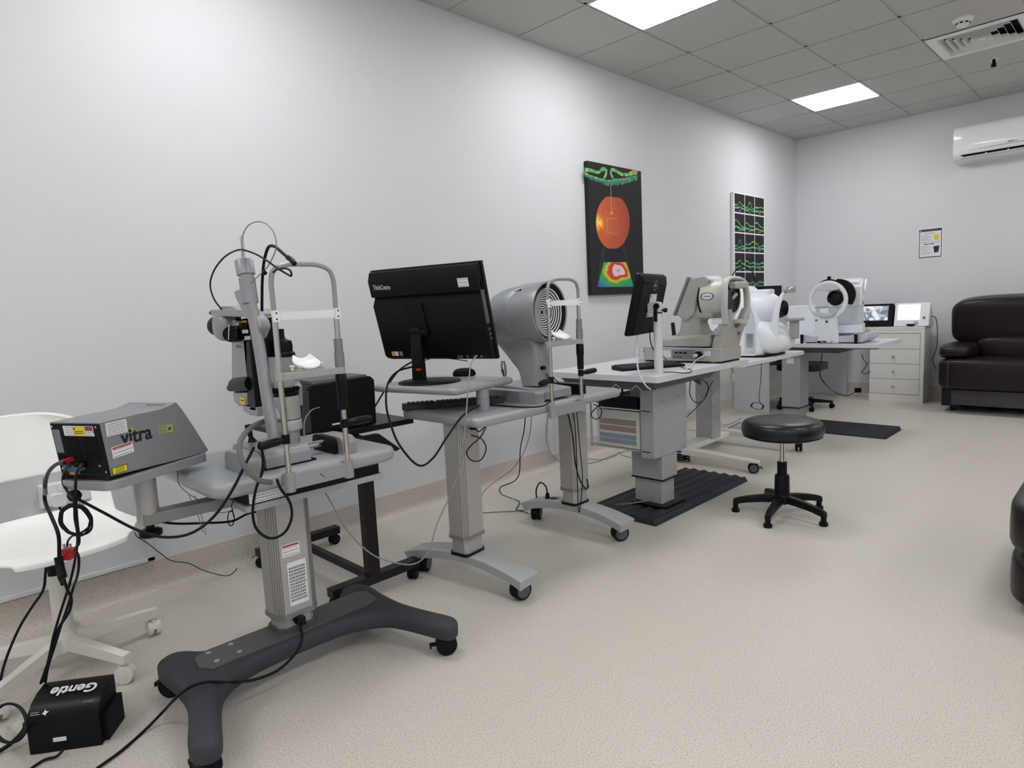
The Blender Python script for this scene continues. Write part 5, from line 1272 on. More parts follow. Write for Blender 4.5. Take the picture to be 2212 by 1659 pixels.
# ================================================================== WALL PICTURES
def pic_canvas():
    t = thing('canvas_print', 'large black canvas with orange retina disc and rainbow thickness map', 'picture', (0.0, 1.61, 1.24))
    MB().box(.003, .038, 1.262, 1.968, 1.245, 2.238).build('canvas', 'canvas', t, bevel=.002)
    X0 = .0385
    def C(cx, cy, dx=0):
        p = P(1230 + cx / 4.706, 330 + cy / 4.706, x=.038); return Vector((X0 + dx, p.y, p.z))
    def flat(pts, name, mt, dx=0, label=None):
        v = [C(a, b, dx) for a, b in pts]
        return MB().loft([v, [p + Vector((.0006, 0, 0)) for p in v]]).build(name, mt, t, label=label)
    fund = ramp_mat('retina photograph', [(.0, (255, 236, 140)), (.07, (255, 206, 80)), (.12, (236, 140, 50)), (.2, (206, 98, 40)), (.6, (190, 80, 36)), (1.0, (166, 62, 28))], 3, kind='radial', center=(0, 0, 0), sc3=(2.6, 2.6, 2.6), namp=.08, nscale=5)
    cpt = C(300, 710)
    mp = [n for n in fund.node_tree.nodes if n.type == 'MAPPING'][0]; rl = Vector((cpt.x, cpt.y - 1.61, cpt.z - 1.24)); mp.inputs['Location'].default_value = (-rl.x * 2.6, -rl.y * 2.6, -rl.z * 2.6)
    oc = []
    cx, cy, a, b = 440, 705, 172, 278
    for k in range(48):
        th = 2 * PI * k / 48; x = cx + a * math.cos(th); y = cy + b * math.sin(th)
        y = max(440 + (x - 370) * .13, min(975, y)); oc.append((x, y))
    flat(oc, 'retina_disc', fund, label='orange retina photograph')
    # vessels
    ves = mat('vessel print', (150, 52, 26), .5)
    m = MB()
    for path in ([(300, 700), (340, 620), (380, 560), (470, 520), (560, 560)], [(300, 690), (330, 590), (345, 520), (400, 470)], [(305, 740), (340, 830), (400, 890), (480, 930)], [(300, 730), (320, 800), (330, 870), (370, 930)], [(380, 560), (430, 600), (500, 610), (560, 650)], [(400, 890), (440, 860), (520, 850), (570, 820)]):
        m.tube([C(*q, .0004) for q in path], lambda u: .0016 * (1 - .6 * u), 5)
    m.build('vessel_lines', ves, t)
    tpz = [(345, 1112), (578, 1112), (650, 1362), (285, 1366)]
    hm = ramp_mat('thickness map print', [(.0, (150, 60, 60)), (.05, (232, 196, 196)), (.20, (236, 206, 206)), (.24, (190, 44, 28)), (.33, (206, 70, 30)), (.38, (226, 206, 50)), (.48, (60, 160, 60)), (.66, (40, 150, 120)), (.8, (40, 110, 180)), (.95, (36, 60, 160))], 3, kind='radial', sc3=(4.4, 2.5, 4.9), namp=.34, nscale=2.6)
    cpt = C(490, 1200); mp = [n for n in hm.node_tree.nodes if n.type == 'MAPPING'][0]; rl = Vector((cpt.x, cpt.y - 1.61, cpt.z - 1.24)); mp.inputs['Location'].default_value = (-rl.x * 4.4, -rl.y * 2.5, -rl.z * 4.9)
    flat(tpz, 'thickness_map', hm, label='rainbow coloured thickness map')
    # arrow, square and dashed projection lines
    ln = mat('print line pale orange', (226, 190, 120), .5); dl = mat('print line grey', (150, 148, 146), .5)
    m = MB(); m.tube([C(417, 335, .001), C(426, 610, .001)], .0016, 6, smooth=False); v = [C(414, 600, .001), C(440, 600, .001), C(428, 635, .001)]; m.loft([v, [p + Vector((.0006, 0, 0)) for p in v]]); m.build('arrow', ln, t)
    m = MB(); m.tube([C(383, 665, .001), C(497, 675, .001), C(497, 823, .001), C(387, 815, .001), C(383, 665, .001)], .0013, 6, smooth=False); m.build('square_outline', ln, t)
    m = MB()
    for a, b in (((383, 665), (342, 940)), ((342, 940), (283, 1362)), ((387, 815), (352, 1010)), ((352, 1010), (340, 1112)), ((497, 675), (560, 960)), ((560, 960), (650, 1362)), ((497, 823), (548, 980)), ((548, 980), (578, 1112))):
        a = C(*a, .001); b = C(*b, .001); n = int((b - a).length / .016)
        for k in range(n): p = a.lerp(b, k / n); q = a.lerp(b, (k + .55) / n); m.tube([p, q], .0011, 5, smooth=False)
    o = m.build('dashed_lines', dl, t); o['kind'] = 'stuff'
    m = MB()
    for yy in (340, 372, 404): m.tube([C(252, yy, .001), C(296, yy + 5, .001)], .0008, 5, smooth=False)
    for xx in (255, 293): m.tube([C(xx, 338, .001), C(xx, 408, .001)], .0008, 5, smooth=False)
    m.build('small_diagram', mat('print line dim', (92, 92, 96), .5), t)
    g1 = ramp_mat('retinal layer print', [(.25, (24, 70, 90)), (.42, (40, 130, 100)), (.55, (110, 190, 90)), (.7, (190, 205, 80)), (.85, (206, 130, 50))], 26, detail=5)
    g2 = ramp_mat('retinal choroid print', [(.3, (30, 40, 50)), (.5, (30, 110, 110)), (.65, (70, 160, 100))], 38, detail=6)
    def strip(up, lo, name, mt, dx=0, seed=1, rag=0):
        n = 60; up = catmull([(x, y, 0) for x, y in up], 12); lo = catmull([(x, y, 0) for x, y in lo], 12)
        rnd = random.Random(seed); N = min(len(up), len(lo)); m = MB()
        U = [C(up[int(i * (len(up) - 1) / (N - 1))].x, up[int(i * (len(up) - 1) / (N - 1))].y, dx) for i in range(N)]
        Lw = [C(lo[int(i * (len(lo) - 1) / (N - 1))].x, lo[int(i * (len(lo) - 1) / (N - 1))].y + rnd.uniform(-1, 1) * rag, dx) for i in range(N)]
        vs = U + Lw; fs = [(i, i + 1, N + i + 1, N + i) for i in range(N - 1)]
        return m.raw(vs, fs).build(name, mt, t)
    strip([(152, 150), (230, 165), (290, 185), (330, 150), (360, 145), (383, 175), (380, 225), (355, 270)], [(152, 195), (230, 200), (290, 215), (335, 190), (350, 180), (365, 195), (355, 230), (340, 258)], 'upper_layer', g1, .0005)
    strip([(430, 265), (412, 200), (425, 158), (470, 165), (530, 200), (600, 205), (650, 180), (690, 178)], [(455, 262), (432, 215), (440, 190), (480, 205), (530, 235), (600, 240), (650, 228), (690, 228)], 'upper_layer', g1, .0005, 2)
    strip([(152, 200), (230, 235), (320, 265), (400, 280), (470, 265), (560, 262), (640, 240), (690, 232)], [(152, 240), (230, 275), (320, 305), (400, 335), (470, 325), (560, 310), (640, 290), (690, 275)], 'lower_layer', g2, .0004, 3, 12)
    strip([(152, 198), (230, 232), (320, 262), (400, 276), (470, 262), (560, 258), (640, 238), (690, 230)], [(152, 214), (230, 250), (320, 280), (400, 294), (470, 282), (560, 276), (640, 256), (690, 248)], 'lower_layer', g1, .0009, 4, 4)
    strip([(590, 205), (640, 180), (690, 186)], [(600, 212), (650, 205), (690, 208)], 'orange_layer', ramp_mat('orange layer print', [(.3, (190, 110, 40)), (.7, (220, 150, 70))], 30), .0011, 5)
    return t
pic_canvas()
def pic_grid():
    t = thing('canvas_print', 'tall white framed print of a grid of dark retina scans behind the scanners', 'picture', (0.0, 3.955, 1.22))
    y0, y1, z0, z1 = 3.60, 4.318, 1.222, 2.222
    MB().box(.003, .036, y0, y1, z0, z1).build('canvas', 'white', t, bevel=.002)
    gm = ramp_mat('scan layer print', [(.3, (30, 90, 110)), (.48, (60, 160, 110)), (.62, (150, 200, 70)), (.75, (90, 190, 150))], 22, detail=5)
    rnd = random.Random(7); cw = (y1 - y0 - .03) / 3; ch = (z1 - z0 - .02) / 5
    shapes = [[.45, .8, .45], [.35, .9, .35], [.5, .52, .5], [.9, .55, .3], [.75, .5, .4], [.85, .6, .45], [.3, .9, .35], [.5, .55, .85], [.7, .35, .5], [.5, .85, .45], [.8, .5, .6], [.45, .5, .6], [.6, .35, .6], [.5, .4, .5], [.4, .6, .5]]
    for r in range(5):
        for c in range(3):
            a = y0 + .018 + c * cw; b = a + cw - .012; zt = z1 - .012 - r * ch; zb = zt - ch + .014
            cell = MB().box(.0355, .0367, a, b, zb, zt).build('scan_tile', 'canvas', t)
            sh = shapes[(r * 3 + c) % 15]; ctrl = [(a, zb + (zt - zb) * (.35 + .5 * (sh[0] - .3)))] + [(a + (b - a) * (i + 1) / 4, zb + (zt - zb) * (.35 + .55 * (v - .3) + rnd.uniform(-.04, .04))) for i, v in enumerate(sh)] + [(b, zb + (zt - zb) * (.35 + .5 * (sh[-1] - .3)))]
            m = MB()
            for off, w in ((0, .011), (-.026 - .01 * rnd.random(), .014)):
                pts = catmull([(0, y, z + off) for y, z in ctrl], 6)
                n = len(pts); k = (lambda v: v) if off == 0 else (lambda v: v)
                U = [Vector((.0372, p.y, p.z if off == 0 else (p.z * .35 + (zb + .42 * (zt - zb) + off) * .65))) for p in pts]
                Lw = [u - Vector((0, 0, w * (1 + .5 * rnd.random()))) for u in U]
                m.raw(U + Lw, [(i, i + 1, n + i + 1, n + i) for i in range(n - 1)])
            m.build('scan_layers', gm, cell)
            m = MB(); yy = (a + b) / 2; m.box(.0368, .0374, yy - .028, yy + .028, zb + .012, zb + .022); m.build('caption', 'ink', cell)
    return t
pic_grid()
def notice():
    t = thing('wall_notice', 'laminated waste sorting notice with yellow and dark bins on the far wall', 'notice', (1.376, YB, 1.48))
    F = FR(1.376, YB - .002, 1.635, 0.8) @ Matrix.Rotation(R(90), 4, 'X') @ Matrix.Rotation(R(.5), 4, 'Z')
    w, h = .112, .157
    MB(F).box(-w, w, -h, h, -.001, .0008).build('sheet', 'paper', t)
    m = MB(F).m('navy'); b = .101; hb = .146
    for x0, x1, y0_, y1_ in ((-b, b, hb - .024, hb), (-b, b, -hb, -hb + .009), (-b, -b + .006, -hb, hb), (b - .006, b, -hb, hb)): m.box(x0, x1, y0_, y1_, .0007, .0012)
    m.m('paper').prism([(-.09, hb - .012), (-.083, hb - .004), (-.076, hb - .012), (-.083, hb - .020)], 'xy', .0012, .0016)
    m.m('ink').box(-.06, .06, hb - .015, hb - .011, .0012, .0016); m.build('border', None, t)
    m = MB(F).m('inkd'); m.box(-.09, .085, .008, .011, .0007, .0013); m.box(-.06, -.012, -.012, -.004, .0007, .0013); m.box(-.005, .035, -.012, -.004, .0007, .0013); m.m('lime').box(-.055, .04, .098, .106, .0007, .0013)
    m.m('ink')
    for k in range(6): m.box(-.086, -.0 + .018 * ((k * 7) % 3 - 1), .083 - k * .011, .086 - k * .011, .0007, .0012); m.box(-.086, -.0 + .018 * ((k * 5) % 3 - 1), -.030 - k * .016, -.027 - k * .016, .0007, .0012)
    m.build('print_lines', None, t)
    MB(F).m('yellow').prism([(.030, .085), (.082, .085), (.074, .025), (.038, .025)], 'xy', .0007, .0014).build('bin_picture', None, t, label='yellow bin picture')
    MB(F).m('navy').prism([(.028, -.035), (.082, -.030), (.072, -.098), (.036, -.098)], 'xy', .0007, .0014).build('bin_picture', None, t, label='dark bin picture')
notice()

# ================================================================== FOOT PEDAL BOX
def pedal():
    # footprint from the floor contacts
    t = thing('foot_pedal', 'black hooded laser foot pedal with Gentle lettering on the floor', 'foot pedal', (.93, -2.40, 0))
    F = FR(.885, -2.385, 0, -2.5 + 57)
    # local y: along the box (left-right in view), x: depth towards viewer
    # box axis along world (cos a, sin a)
    a = math.degrees(math.atan2(-2.329 + 2.48, 1.038 - .93)); F = FR((.93 + 1.038) / 2, (-2.48 - 2.329) / 2, 0, a)
    L2 = .093
    prof = [(0, 0), (0, .095), (.012, .115), (.035, .133), (.07, .146), (.105, .150), (.118, .148), (.118, .05), (.108, .045), (.108, 0)]
    MB(F).prism(prof, 'yz', -L2, L2, ).build('hood', 'black', t, bevel=.002)
    MB(F).box(-L2 + .008, L2 + .012, .02, .125, 0, .085).build('base_housing', 'blackm', t, bevel=.003)
    # upside-down lettering on the sloping top
    def onhood(yc, X):
        pass
    sl = math.atan2(.0165, .035)
    S = F @ Matrix.Translation((0.004, .068, .1462)) @ Matrix.Rotation(math.atan2(.010, .05), 4, 'X') @ Matrix.Rotation(PI, 4, 'Z')
    MB(S).m('paper').text('Gentle', .048, Matrix.Translation((-.066, -.010, .0006)), .0004, .0012, .95).build('lettering', None, t, label='white Gentle lettering, upside down')
    S3 = F @ Matrix.Translation((0, .022, .1245)) @ Matrix.Rotation(math.atan2(.018, .023), 4, 'X')
    MB(S3 @ Matrix.Rotation(PI, 4, 'Z')).m('ink').text('Laser', .014, Matrix.Translation((-.078, -.004, .0006)), .0003).build('small_lettering', None, t, label='small pale Laser lettering')
    m = MB(S3).m('paper')
    st = []
    for k in range(8): r = .009 if k % 2 == 0 else .004; st.append((-.045 + r * math.cos(k * PI / 4 + .3), -.016 + r * math.sin(k * PI / 4 + .3)))
    m.prism(st, 'xy', .0, .0012); m.m('ink').box(-.083, -.058, -.020, -.017, .0, .001).box(-.083, -.062, -.014, -.011, .0, .001); m.build('star_emblem', None, t, label='white star emblem')
    sticker(t, F @ Matrix.Translation((-.012, -.0008, .037)) @ Matrix.Rotation(R(90), 4, 'X'), .034, .012, lines=1)
    return F
PF = pedal()

# ================================================================== CABLES
def pl(pts, **k): return [P(u, v, **k) if len(q) == 2 else P(u, v, **q[2]) for q in pts for u, v in [q[:2]]]
# --- hanging from the laser console connector panel
Yc = dict(y=-2.345)
a = pl([(140, 1000), (122, 1003), (104, 1022), (97, 1055), (98, 1085), (112, 1118), (126, 1155), (128, 1195), (127, 1240), (135, 1262)], **Yc)
thk = cable('control_cable', 'thick black cable curving from the laser console with a grey tagged section', a, .0052)
MB().tube(pl([(97.5, 1032), (97, 1055), (98, 1068)], **Yc), .0062, 10).build('cable_tag', 'cableg', thk, label='grey tag wrapped on the cable')
t = thing('cable_sleeve', 'black fabric sleeve gathering the cables below the laser console', 'cable sleeve', tuple(P(131, 1245, **Yc)))
MB().tube(pl([(126, 1203), (130, 1225), (136, 1247)], y=-2.35), lambda u: .011, 12).build('sleeve', 'blackm', t)
cable('control_cable', 'black cable from the console sleeve down to the foot pedal', pl([(134, 1240, dict(x=.98)), (146, 1275, dict(x=.97)), (154, 1292, dict(x=.96)), (150, 1320, dict(x=.94)), (128, 1355, dict(x=.91)), (118, 1385, dict(x=.89)), (104, 1430, dict(x=.86)), (88, 1476, dict(x=.83))]), .004)
cable('control_cable', 'black cable crossing twice as it drops from the laser console', pl([(152, 1004), (138, 1022), (137, 1045), (150, 1068), (160, 1082), (162, 1120), (168, 1160), (162, 1210, dict(x=.98)), (150, 1262, dict(x=.96)), (133, 1315, dict(x=.93)), (116, 1372, dict(x=.90)), (108, 1410, dict(x=.88)), (100, 1445, dict(x=.86)), (95, 1472, dict(x=.84))], y=-2.33), .0036)
cable('control_cable', 'black cable hanging straight down past the red plug', pl([(178, 1002), (166, 1020), (163, 1060), (166, 1120), (171, 1170), (163, 1185), (170, 1205), (168, 1240), (158, 1270), (148, 1305, dict(x=.93)), (134, 1345, dict(x=.90)), (120, 1390, dict(x=.87)), (104, 1440, dict(x=.85)), (98, 1474, dict(x=.84))], y=-2.325), .0036)
t = thing('cable_ferrite', 'black lump of plugs tied under the laser console tray', 'plug', tuple(P(160, 1070, y=-2.30)))
m = MB(); c = P(160, 1070, y=-2.305); m.rings(c + Vector((-.015, 0, .0)), c + Vector((.02, 0, 0)), [(.012, 0), (.018, .3), (.018, .8), (.010, 1)], 8); m.build('plug_body', 'blackm', t, bevel=.003)
c0 = P(163, 1123, y=-2.315); m = MB()
vx_ = CR @ Vector((1, 0, 0)); vy_ = Vector((0, 0, 1)); pts = []
for k in range(73):
    th = 2 * PI * k / 24; rr_ = .041 - .0035 * math.sin(k * .7) + .001 * (k // 24); pts.append(c0 + vx_ * (rr_ * math.cos(th)) + vy_ * (rr_ * math.sin(th)) + Vector((.003 * (k // 24), 0, 0)))
cable('coiled_cable', 'black cable coiled in a hoop under the laser console tray', pts, .0032, sub=2)
t = thing('mains_plug', 'red mains plug with metal pins dangling below the coiled cable', 'plug', tuple(P(147, 1195, y=-2.32)))
c = P(147, 1196, y=-2.32); X = Matrix.Translation(c) @ Matrix.Rotation(R(45), 4, 'Z') @ Matrix.Rotation(R(90), 4, 'X')
m = MB(X); m.prism(rrect(-.018, .018, -.017, .017, .009, 4), 'xy', -.011, .011); m.build('plug_body', 'red', t, bevel=.003)
for dx in (-.009, .010): MB(X).box(dx - .003, dx + .003, .016, .030, -.002, .002).build('pin', 'alu', t)
cable('power_cable', 'short black lead looping up from the red plug', pl([(145, 1180), (147, 1168), (156, 1158), (164, 1156)], y=-2.32), .003)
cable('power_cable', 'black cable swooping from under the console tray up to the head rest grip', pl([(168, 1078, dict(x=1.02)), (225, 1108, dict(x=1.08)), (290, 1142, dict(x=1.16)), (350, 1160, dict(x=1.22)), (410, 1153, dict(x=1.26)), (460, 1118, dict(x=1.28)), (500, 1062, dict(x=1.29)), (530, 1003, dict(x=1.29)), (549, 966, dict(x=1.28))]), .004)
cable('power_cable', 'black cable running behind the table column from the tray locking knob', pl([(340, 1126, dict(x=1.0)), (380, 1131, dict(x=.98)), (440, 1130, dict(x=.97)), (500, 1126, dict(x=.96)), (535, 1110, dict(x=.96)), (570, 1103, dict(x=.97))]), .0038)
cable('power_cable', 'black cable making a wide loop below the laser table edge', pl([(560, 955), (568, 985), (566, 1020), (552, 1060), (546, 1110), (556, 1145), (585, 1163), (615, 1150), (630, 1118), (626, 1085), (606, 1055), (598, 1035)], x=1.29), .0042)
cable('power_cable', 'short black cable curving up under the black control box', pl([(652, 1060, dict(x=1.14)), (680, 1063, dict(x=1.16)), (703, 1060, dict(x=1.19)), (717, 1043, dict(x=1.21)), (719, 1022, dict(x=1.22))]), .0045)
cable('conduit_hose', 'grey ribbed hose arching from the slit lamp column to the table clamp', pl([(600, 905, dict(x=1.11)), (575, 908, dict(x=1.16)), (545, 922, dict(x=1.21)), (525, 942, dict(x=1.25)), (517, 965, dict(x=1.28)), (522, 995, dict(x=1.30)), (540, 1022, dict(x=1.31)), (562, 1038, dict(x=1.31)), (585, 1042, dict(x=1.285))]), .0078, 'hose', 'hose', n=12)
cable('signal_cable', 'grey cable drooping from the laser table to the all in one computer', pl([(690, 1042, dict(x=1.15)), (712, 1080, dict(x=1.17)), (750, 1145, dict(x=1.19)), (800, 1195, dict(x=1.22)), (850, 1215, dict(x=1.26)), (895, 1218, dict(x=1.29)), (925, 1192, dict(x=1.32)), (945, 1130, dict(x=1.32)), (972, 1070, dict(x=1.32)), (992, 1010, dict(x=1.32)), (1003, 940, dict(x=1.31)), (1009, 870, dict(x=1.29)), (1013, 820, dict(x=1.26)), (1018, 785, dict(x=1.22)), (1030, 768, dict(x=1.19))]), .0026, 'cableg')
cable('power_cable', 'black cable making a deep loop beneath the raised monitor shelf', pl([(896, 792, dict(x=.84)), (884, 794, dict(x=.85)), (858, 803, dict(x=.90)), (838, 828, dict(x=1.0)), (834, 870, dict(x=1.06)), (842, 910, dict(x=1.10)), (862, 960, dict(x=1.14)), (903, 1005, dict(x=1.18)), (935, 990, dict(x=1.2)), (965, 945, dict(x=1.21)), (1000, 898, dict(x=1.21)), (1036, 876, dict(x=1.19))]), .0042)
cable('power_cable', 'black cable slanting down behind the raised shelf to the printer cart', pl([(896, 780), (884, 785), (862, 800), (842, 826), (822, 858), (800, 895), (778, 930), (756, 962)], x=.72), .0038)
cable('signal_cable', 'black cable slung under the bottom edge of the all in one computer', pl([(918, 778), (940, 773), (975, 775), (1010, 780)], x=1.02), .002)
# --- lower lead of the laser column
cable('power_cable', 'long black mains lead from the laser column over the base foot to the floor', [P(648, 1350, z=.165), P(652, 1380, x=1.20), P(638, 1412, x=1.21), P(600, 1448, x=1.20), P(550, 1468, x=1.20), P(500, 1474, x=1.20), P(450, 1473, z=.16), P(420, 1480, z=.153), P(396, 1494, z=.152), P(374, 1514, z=.12), P(350, 1540, z=.04), P(310, 1580, z=.006), P(262, 1622, z=.006), P(215, 1656, z=.006), P(170, 1690, z=.006)], .0044)
cable('signal_cable', 'thin black wire wandering over the floor beside the left wall', [P(291, 1150, x=.03), P(297, 1160, x=.03), P(318, 1173, x=.03), P(345, 1194, x=.04), P(370, 1211, x=.06), P(408, 1217, x=.06), P(440, 1232, x=.07), P(480, 1243, z=.004), P(500, 1240, z=.004), P(525, 1215, z=.004), P(548, 1202, z=.03), P(560, 1190, z=.09), P(568, 1165, z=.12)], .0018)
cable('power_cable', 'black lead dropping beside the white chair at the left edge', pl([(101, 1208), (98, 1240), (93, 1275), (70, 1310), (45, 1350), (22, 1400), (8, 1440), (0, 1475)], x=.60), .004)
m = []
for k in range(61): th = 2 * PI * k / 24; m.append(P(16 + 36 * math.cos(th) + k * .15, 1562 + 42 * math.sin(th), z=.05 + .0008 * k))
cable('coiled_cable', 'black cable coiled against the foot pedal at the left edge', m, .0034, sub=2)
cable('control_cable', 'thick black lead leaving the left side of the foot pedal', [P(58, 1565, z=.05), P(45, 1585, z=.035), P(25, 1605, z=.02), P(0, 1622, z=.01), P(-30, 1640, z=.01)], .006)
cable('control_cable', 'black lead leaving the front of the foot pedal', [P(138, 1618, z=.02), P(122, 1634, z=.01), P(95, 1642, z=.006), P(60, 1665, z=.006)], .0038)
# --- slit lamp fibres above the tower
Yf = dict(y=-1.83)
cable('fibre_cable', 'thin grey fibre arching in a loop above the slit lamp tower', pl([(524, 560), (523, 535), (523, 515), (532, 492), (550, 480), (572, 482), (590, 500), (597, 525), (594, 545), (580, 573), (565, 590), (545, 608), (533, 622)], **Yf), .0017, 'cableg', 'fibre cable')
sp = []; p0 = P(521.5, 508, **Yf); p1 = P(526, 560, **Yf)
for k in range(14 * 10 + 1): th = 2 * PI * k / 10; sp.append(p0.lerp(p1, k / 140) + Vector((.0058 * math.cos(th), .0058 * math.sin(th), 0)))
tag(MB().tube(sp, .0008, 5, 1).build('strain_spring', 'alu'), 'small coil spring around the fibre on top of the slit lamp tower', 'spring')
cable('fibre_cable', 'black fibre cable making a big loop left of the slit lamp tower', pl([(478, 668), (462, 645), (454, 615), (462, 585), (482, 558), (505, 543), (524, 540), (550, 548), (575, 562), (600, 580), (620, 592), (629, 596), (628, 586), (618, 580), (600, 582), (590, 588)], **Yf), .0028, 'cable', 'fibre cable')
tk = cable('fibre_cable', 'thick black fibre rising behind the head rest arch with a plug end', pl([(566, 672), (566, 640), (567, 600), (571, 562), (580, 534), (594, 533), (612, 548), (626, 560)], y=-1.79), .0046, 'cable', 'fibre cable')
MB().tube(pl([(622, 556), (630, 562), (636, 570)], y=-1.79), .0075, 10).build('plug_end', 'black', tk)
tie = cable('cable_tie', 'black tie holding the fibre to the head rest arch', pl([(568, 585), (572, 589), (575, 592)], x=1.272), .006, 'cable', 'cable tie')
for n_, (u, lab) in enumerate(((430, 'pair of clear cable ties hanging from the tray swing arm'), (437, 'long clear cable tie end hanging below the tray swing arm'))):
    cable('cable_tie', lab, pl([(u - 22 + n_ * 6, 1070), (u - 12, 1090), (u, 1120), (u + 8, 1150 + 6 * n_)], x=1.03), .0013, 'cableg', 'cable tie')
cable('signal_cable', 'thin grey wire drooping between the tray swing arm and the laser table', pl([(383, 1018, dict(x=.95)), (386, 1045, dict(x=.98)), (405, 1065, dict(x=1.0)), (432, 1082, dict(x=1.02)), (460, 1104, dict(x=1.05)), (490, 1106, dict(x=1.1)), (515, 1092, dict(x=1.15)), (530, 1075, dict(x=1.18))]), .0014, 'cableg')
tt = []
for k in range(40): th = 2 * PI * k / 13; tt.append(P(499 + 7 * math.cos(th), 1120 + 16 * math.sin(th), x=1.14))
cable('coiled_cable', 'small bundle of black wire looped under the laser table corner', pl([(505, 1082), (500, 1092)], x=1.14) + tt, .0016, sub=2)
cable('signal_cable', 'short grey lead plugged into the printer side', pl([(657, 942, dict(x=.79)), (657, 915, dict(x=.78)), (663, 898, dict(x=.77)), (675, 885, dict(x=.75)), (690, 880, dict(x=.73))]), .0026, 'cableg')
# --- second table
cable('power_cable', 'black cable draped on the silver table from the topographer to the keyboard', pl([(1181, 808, dict(x=1.13)), (1190, 830, dict(x=1.2)), (1190, 855, dict(x=1.24))]) + [P(1183, 872, z=.764), P(1160, 879, z=.762), P(1120, 879, z=.762), P(1080, 876, z=.762), P(1050, 874, z=.762)], .0032)
cable('signal_cable', 'thin black wire slanting behind the far upright of the short head rest', pl([(1183, 806, dict(x=1.11)), (1200, 820, dict(x=1.12)), (1220, 840, dict(x=1.14)), (1237, 853, dict(x=1.17))]), .0024)
cable('power_cable', 'black wavy cable hanging behind the two column table to the floor', pl([(1135, 897, dict(x=.9)), (1132, 930, dict(x=.88)), (1124, 970, dict(x=.86)), (1122, 1020, dict(x=.82)), (1110, 1040, dict(x=.80)), (1082, 1052, dict(x=.76)), (1082, 1066, dict(x=.75))]) + [P(1098, 1074, z=.02), P(1121, 1083, z=.006), P(1120, 1092, z=.006), P(1115, 1100, z=.006), P(1130, 1105, z=.006), P(1143, 1110, z=.01)], .0026)
cable('signal_cable', 'grey cable sagging behind the two column table toward the left', pl([(1149, 893, dict(x=.85)), (1144, 940, dict(x=.8)), (1130, 980, dict(x=.75)), (1105, 1015, dict(x=.68)), (1070, 1040, dict(x=.6)), (1045, 1062, dict(x=.55)), (1035, 1085, dict(x=.5))]), .0022, 'cableg')
cable('signal_cable', 'grey cable lying straight on the floor between the arched feet', [P(1035, 1108, z=.004), P(1070, 1106, z=.004), P(1110, 1104, z=.004), P(1142, 1100, z=.004)], .0028, 'cableg')
cable('signal_cable', 'grey cable dropping to the floor before the wall trunking', [P(1184, 895, x=.9), P(1180, 930, x=.6), P(1182, 960, x=.25), P(1195, 985, x=.09), P(1222, 1004, x=.075), P(1250, 1004, z=.004), P(1290, 997, z=.004), P(1320, 985, z=.004), P(1350, 975, z=.004), P(1372, 970, z=.01)], .0026, 'cableg')
cable('signal_cable', 'grey cable snaking on the floor behind the far arched foot', [P(1265, 990, z=.004), P(1300, 993, z=.004), P(1330, 984, z=.004), P(1336, 976, z=.02), P(1345, 983, z=.004), P(1375, 992, z=.004)], .0024, 'cableg')
cable('power_cable', 'black cable hanging in a long hook below the short head rest', pl([(1222, 886), (1230, 905), (1238, 950), (1243, 1000), (1252, 1035), (1264, 1055), (1270, 1052), (1268, 1035)], x=1.22), .0032)
cable('power_cable', 'thin doubled black wire hanging down to the far arched foot', pl([(1237, 884), (1243, 930), (1246, 1000), (1248, 1070), (1250, 1106), (1254, 1090), (1258, 1030), (1252, 960), (1246, 890)], x=1.235), .0022)
for n_, (u, v, xx, lab) in enumerate(((1030, 960, 1.16, 'black wire loops plugged at the top of the near silver column'), (1289, 885, 1.06, 'black wire loop plugged at the top of the far silver column'))):
    s_ = 1 if n_ == 0 else .55
    cable('column_cable', lab, pl([(u - 12 * s_, v - 20 * s_ + 0), (u + 10 * s_, v - 12 * s_), (u + 20 * s_, v + 10 * s_), (u + 8 * s_, v + 34 * s_), (u - 12 * s_, v + 34 * s_), (u - 22 * s_, v + 18 * s_), (u - 12 * s_, v + 2 * s_), (u + 8 * s_, v - 16 * s_), (u + 20 * s_, v - 40 * s_), (u + 5 * s_, v - 28 * s_), (u - 8 * s_, v - 38 * s_)], x=xx), .0026)
# --- laminate table
cable('power_cable', 'white cable hanging from the back of the post mounted monitor', pl([(1381, 696, dict(x=1.12)), (1377, 730, dict(x=1.15)), (1376, 765, dict(x=1.2)), (1378, 795, dict(x=1.28)), (1384, 815, dict(x=1.33)), (1395, 833, dict(x=1.34)), (1405, 841, dict(x=1.30))]), .0042, 'cablew')
cable('signal_cable', 'black cable from the post mounted monitor down beside its post', pl([(1404, 710), (1404, 730), (1408, 748), (1414, 758)], x=1.16), .0028)
cable('power_cable', 'pale lead plugged into the warm grey scanner base', pl([(1522, 768, dict(y=.765)), (1508, 775, dict(y=.74)), (1497, 785, dict(y=.72)), (1490, 795, dict(z=.806)), (1480, 797, dict(z=.806))]), .0034, 'cablew')
cable('signal_cable', 'black lead looping over the laminate table before the scanner base', [P(1432, 768, y=.785), P(1440, 778, y=.75), P(1455, 786, z=.812), P(1478, 795, z=.806), P(1492, 798, z=.806), P(1493, 804, z=.806), P(1478, 806, z=.806), P(1455, 804, z=.806), P(1433, 804, z=.806)], .0024)
cable('power_cable', 'black cable loop hanging below the laminate table toward the white leg', pl([(1492, 820), (1490, 850), (1500, 868), (1515, 868), (1528, 850), (1528, 830), (1515, 818)], x=1.0), .0028)
cable('signal_cable', 'dark cable slanting from under the laminate table to its cover', pl([(1540, 822), (1530, 842), (1522, 860), (1505, 880), (1482, 902)], x=.95), .0024)
cable('signal_cable', 'grey looped cable hanging before the single white leg', pl([(1528, 820), (1530, 845), (1515, 858), (1520, 850), (1540, 845), (1535, 860), (1536, 875), (1544, 880)], x=.85), .0020, 'cableg')
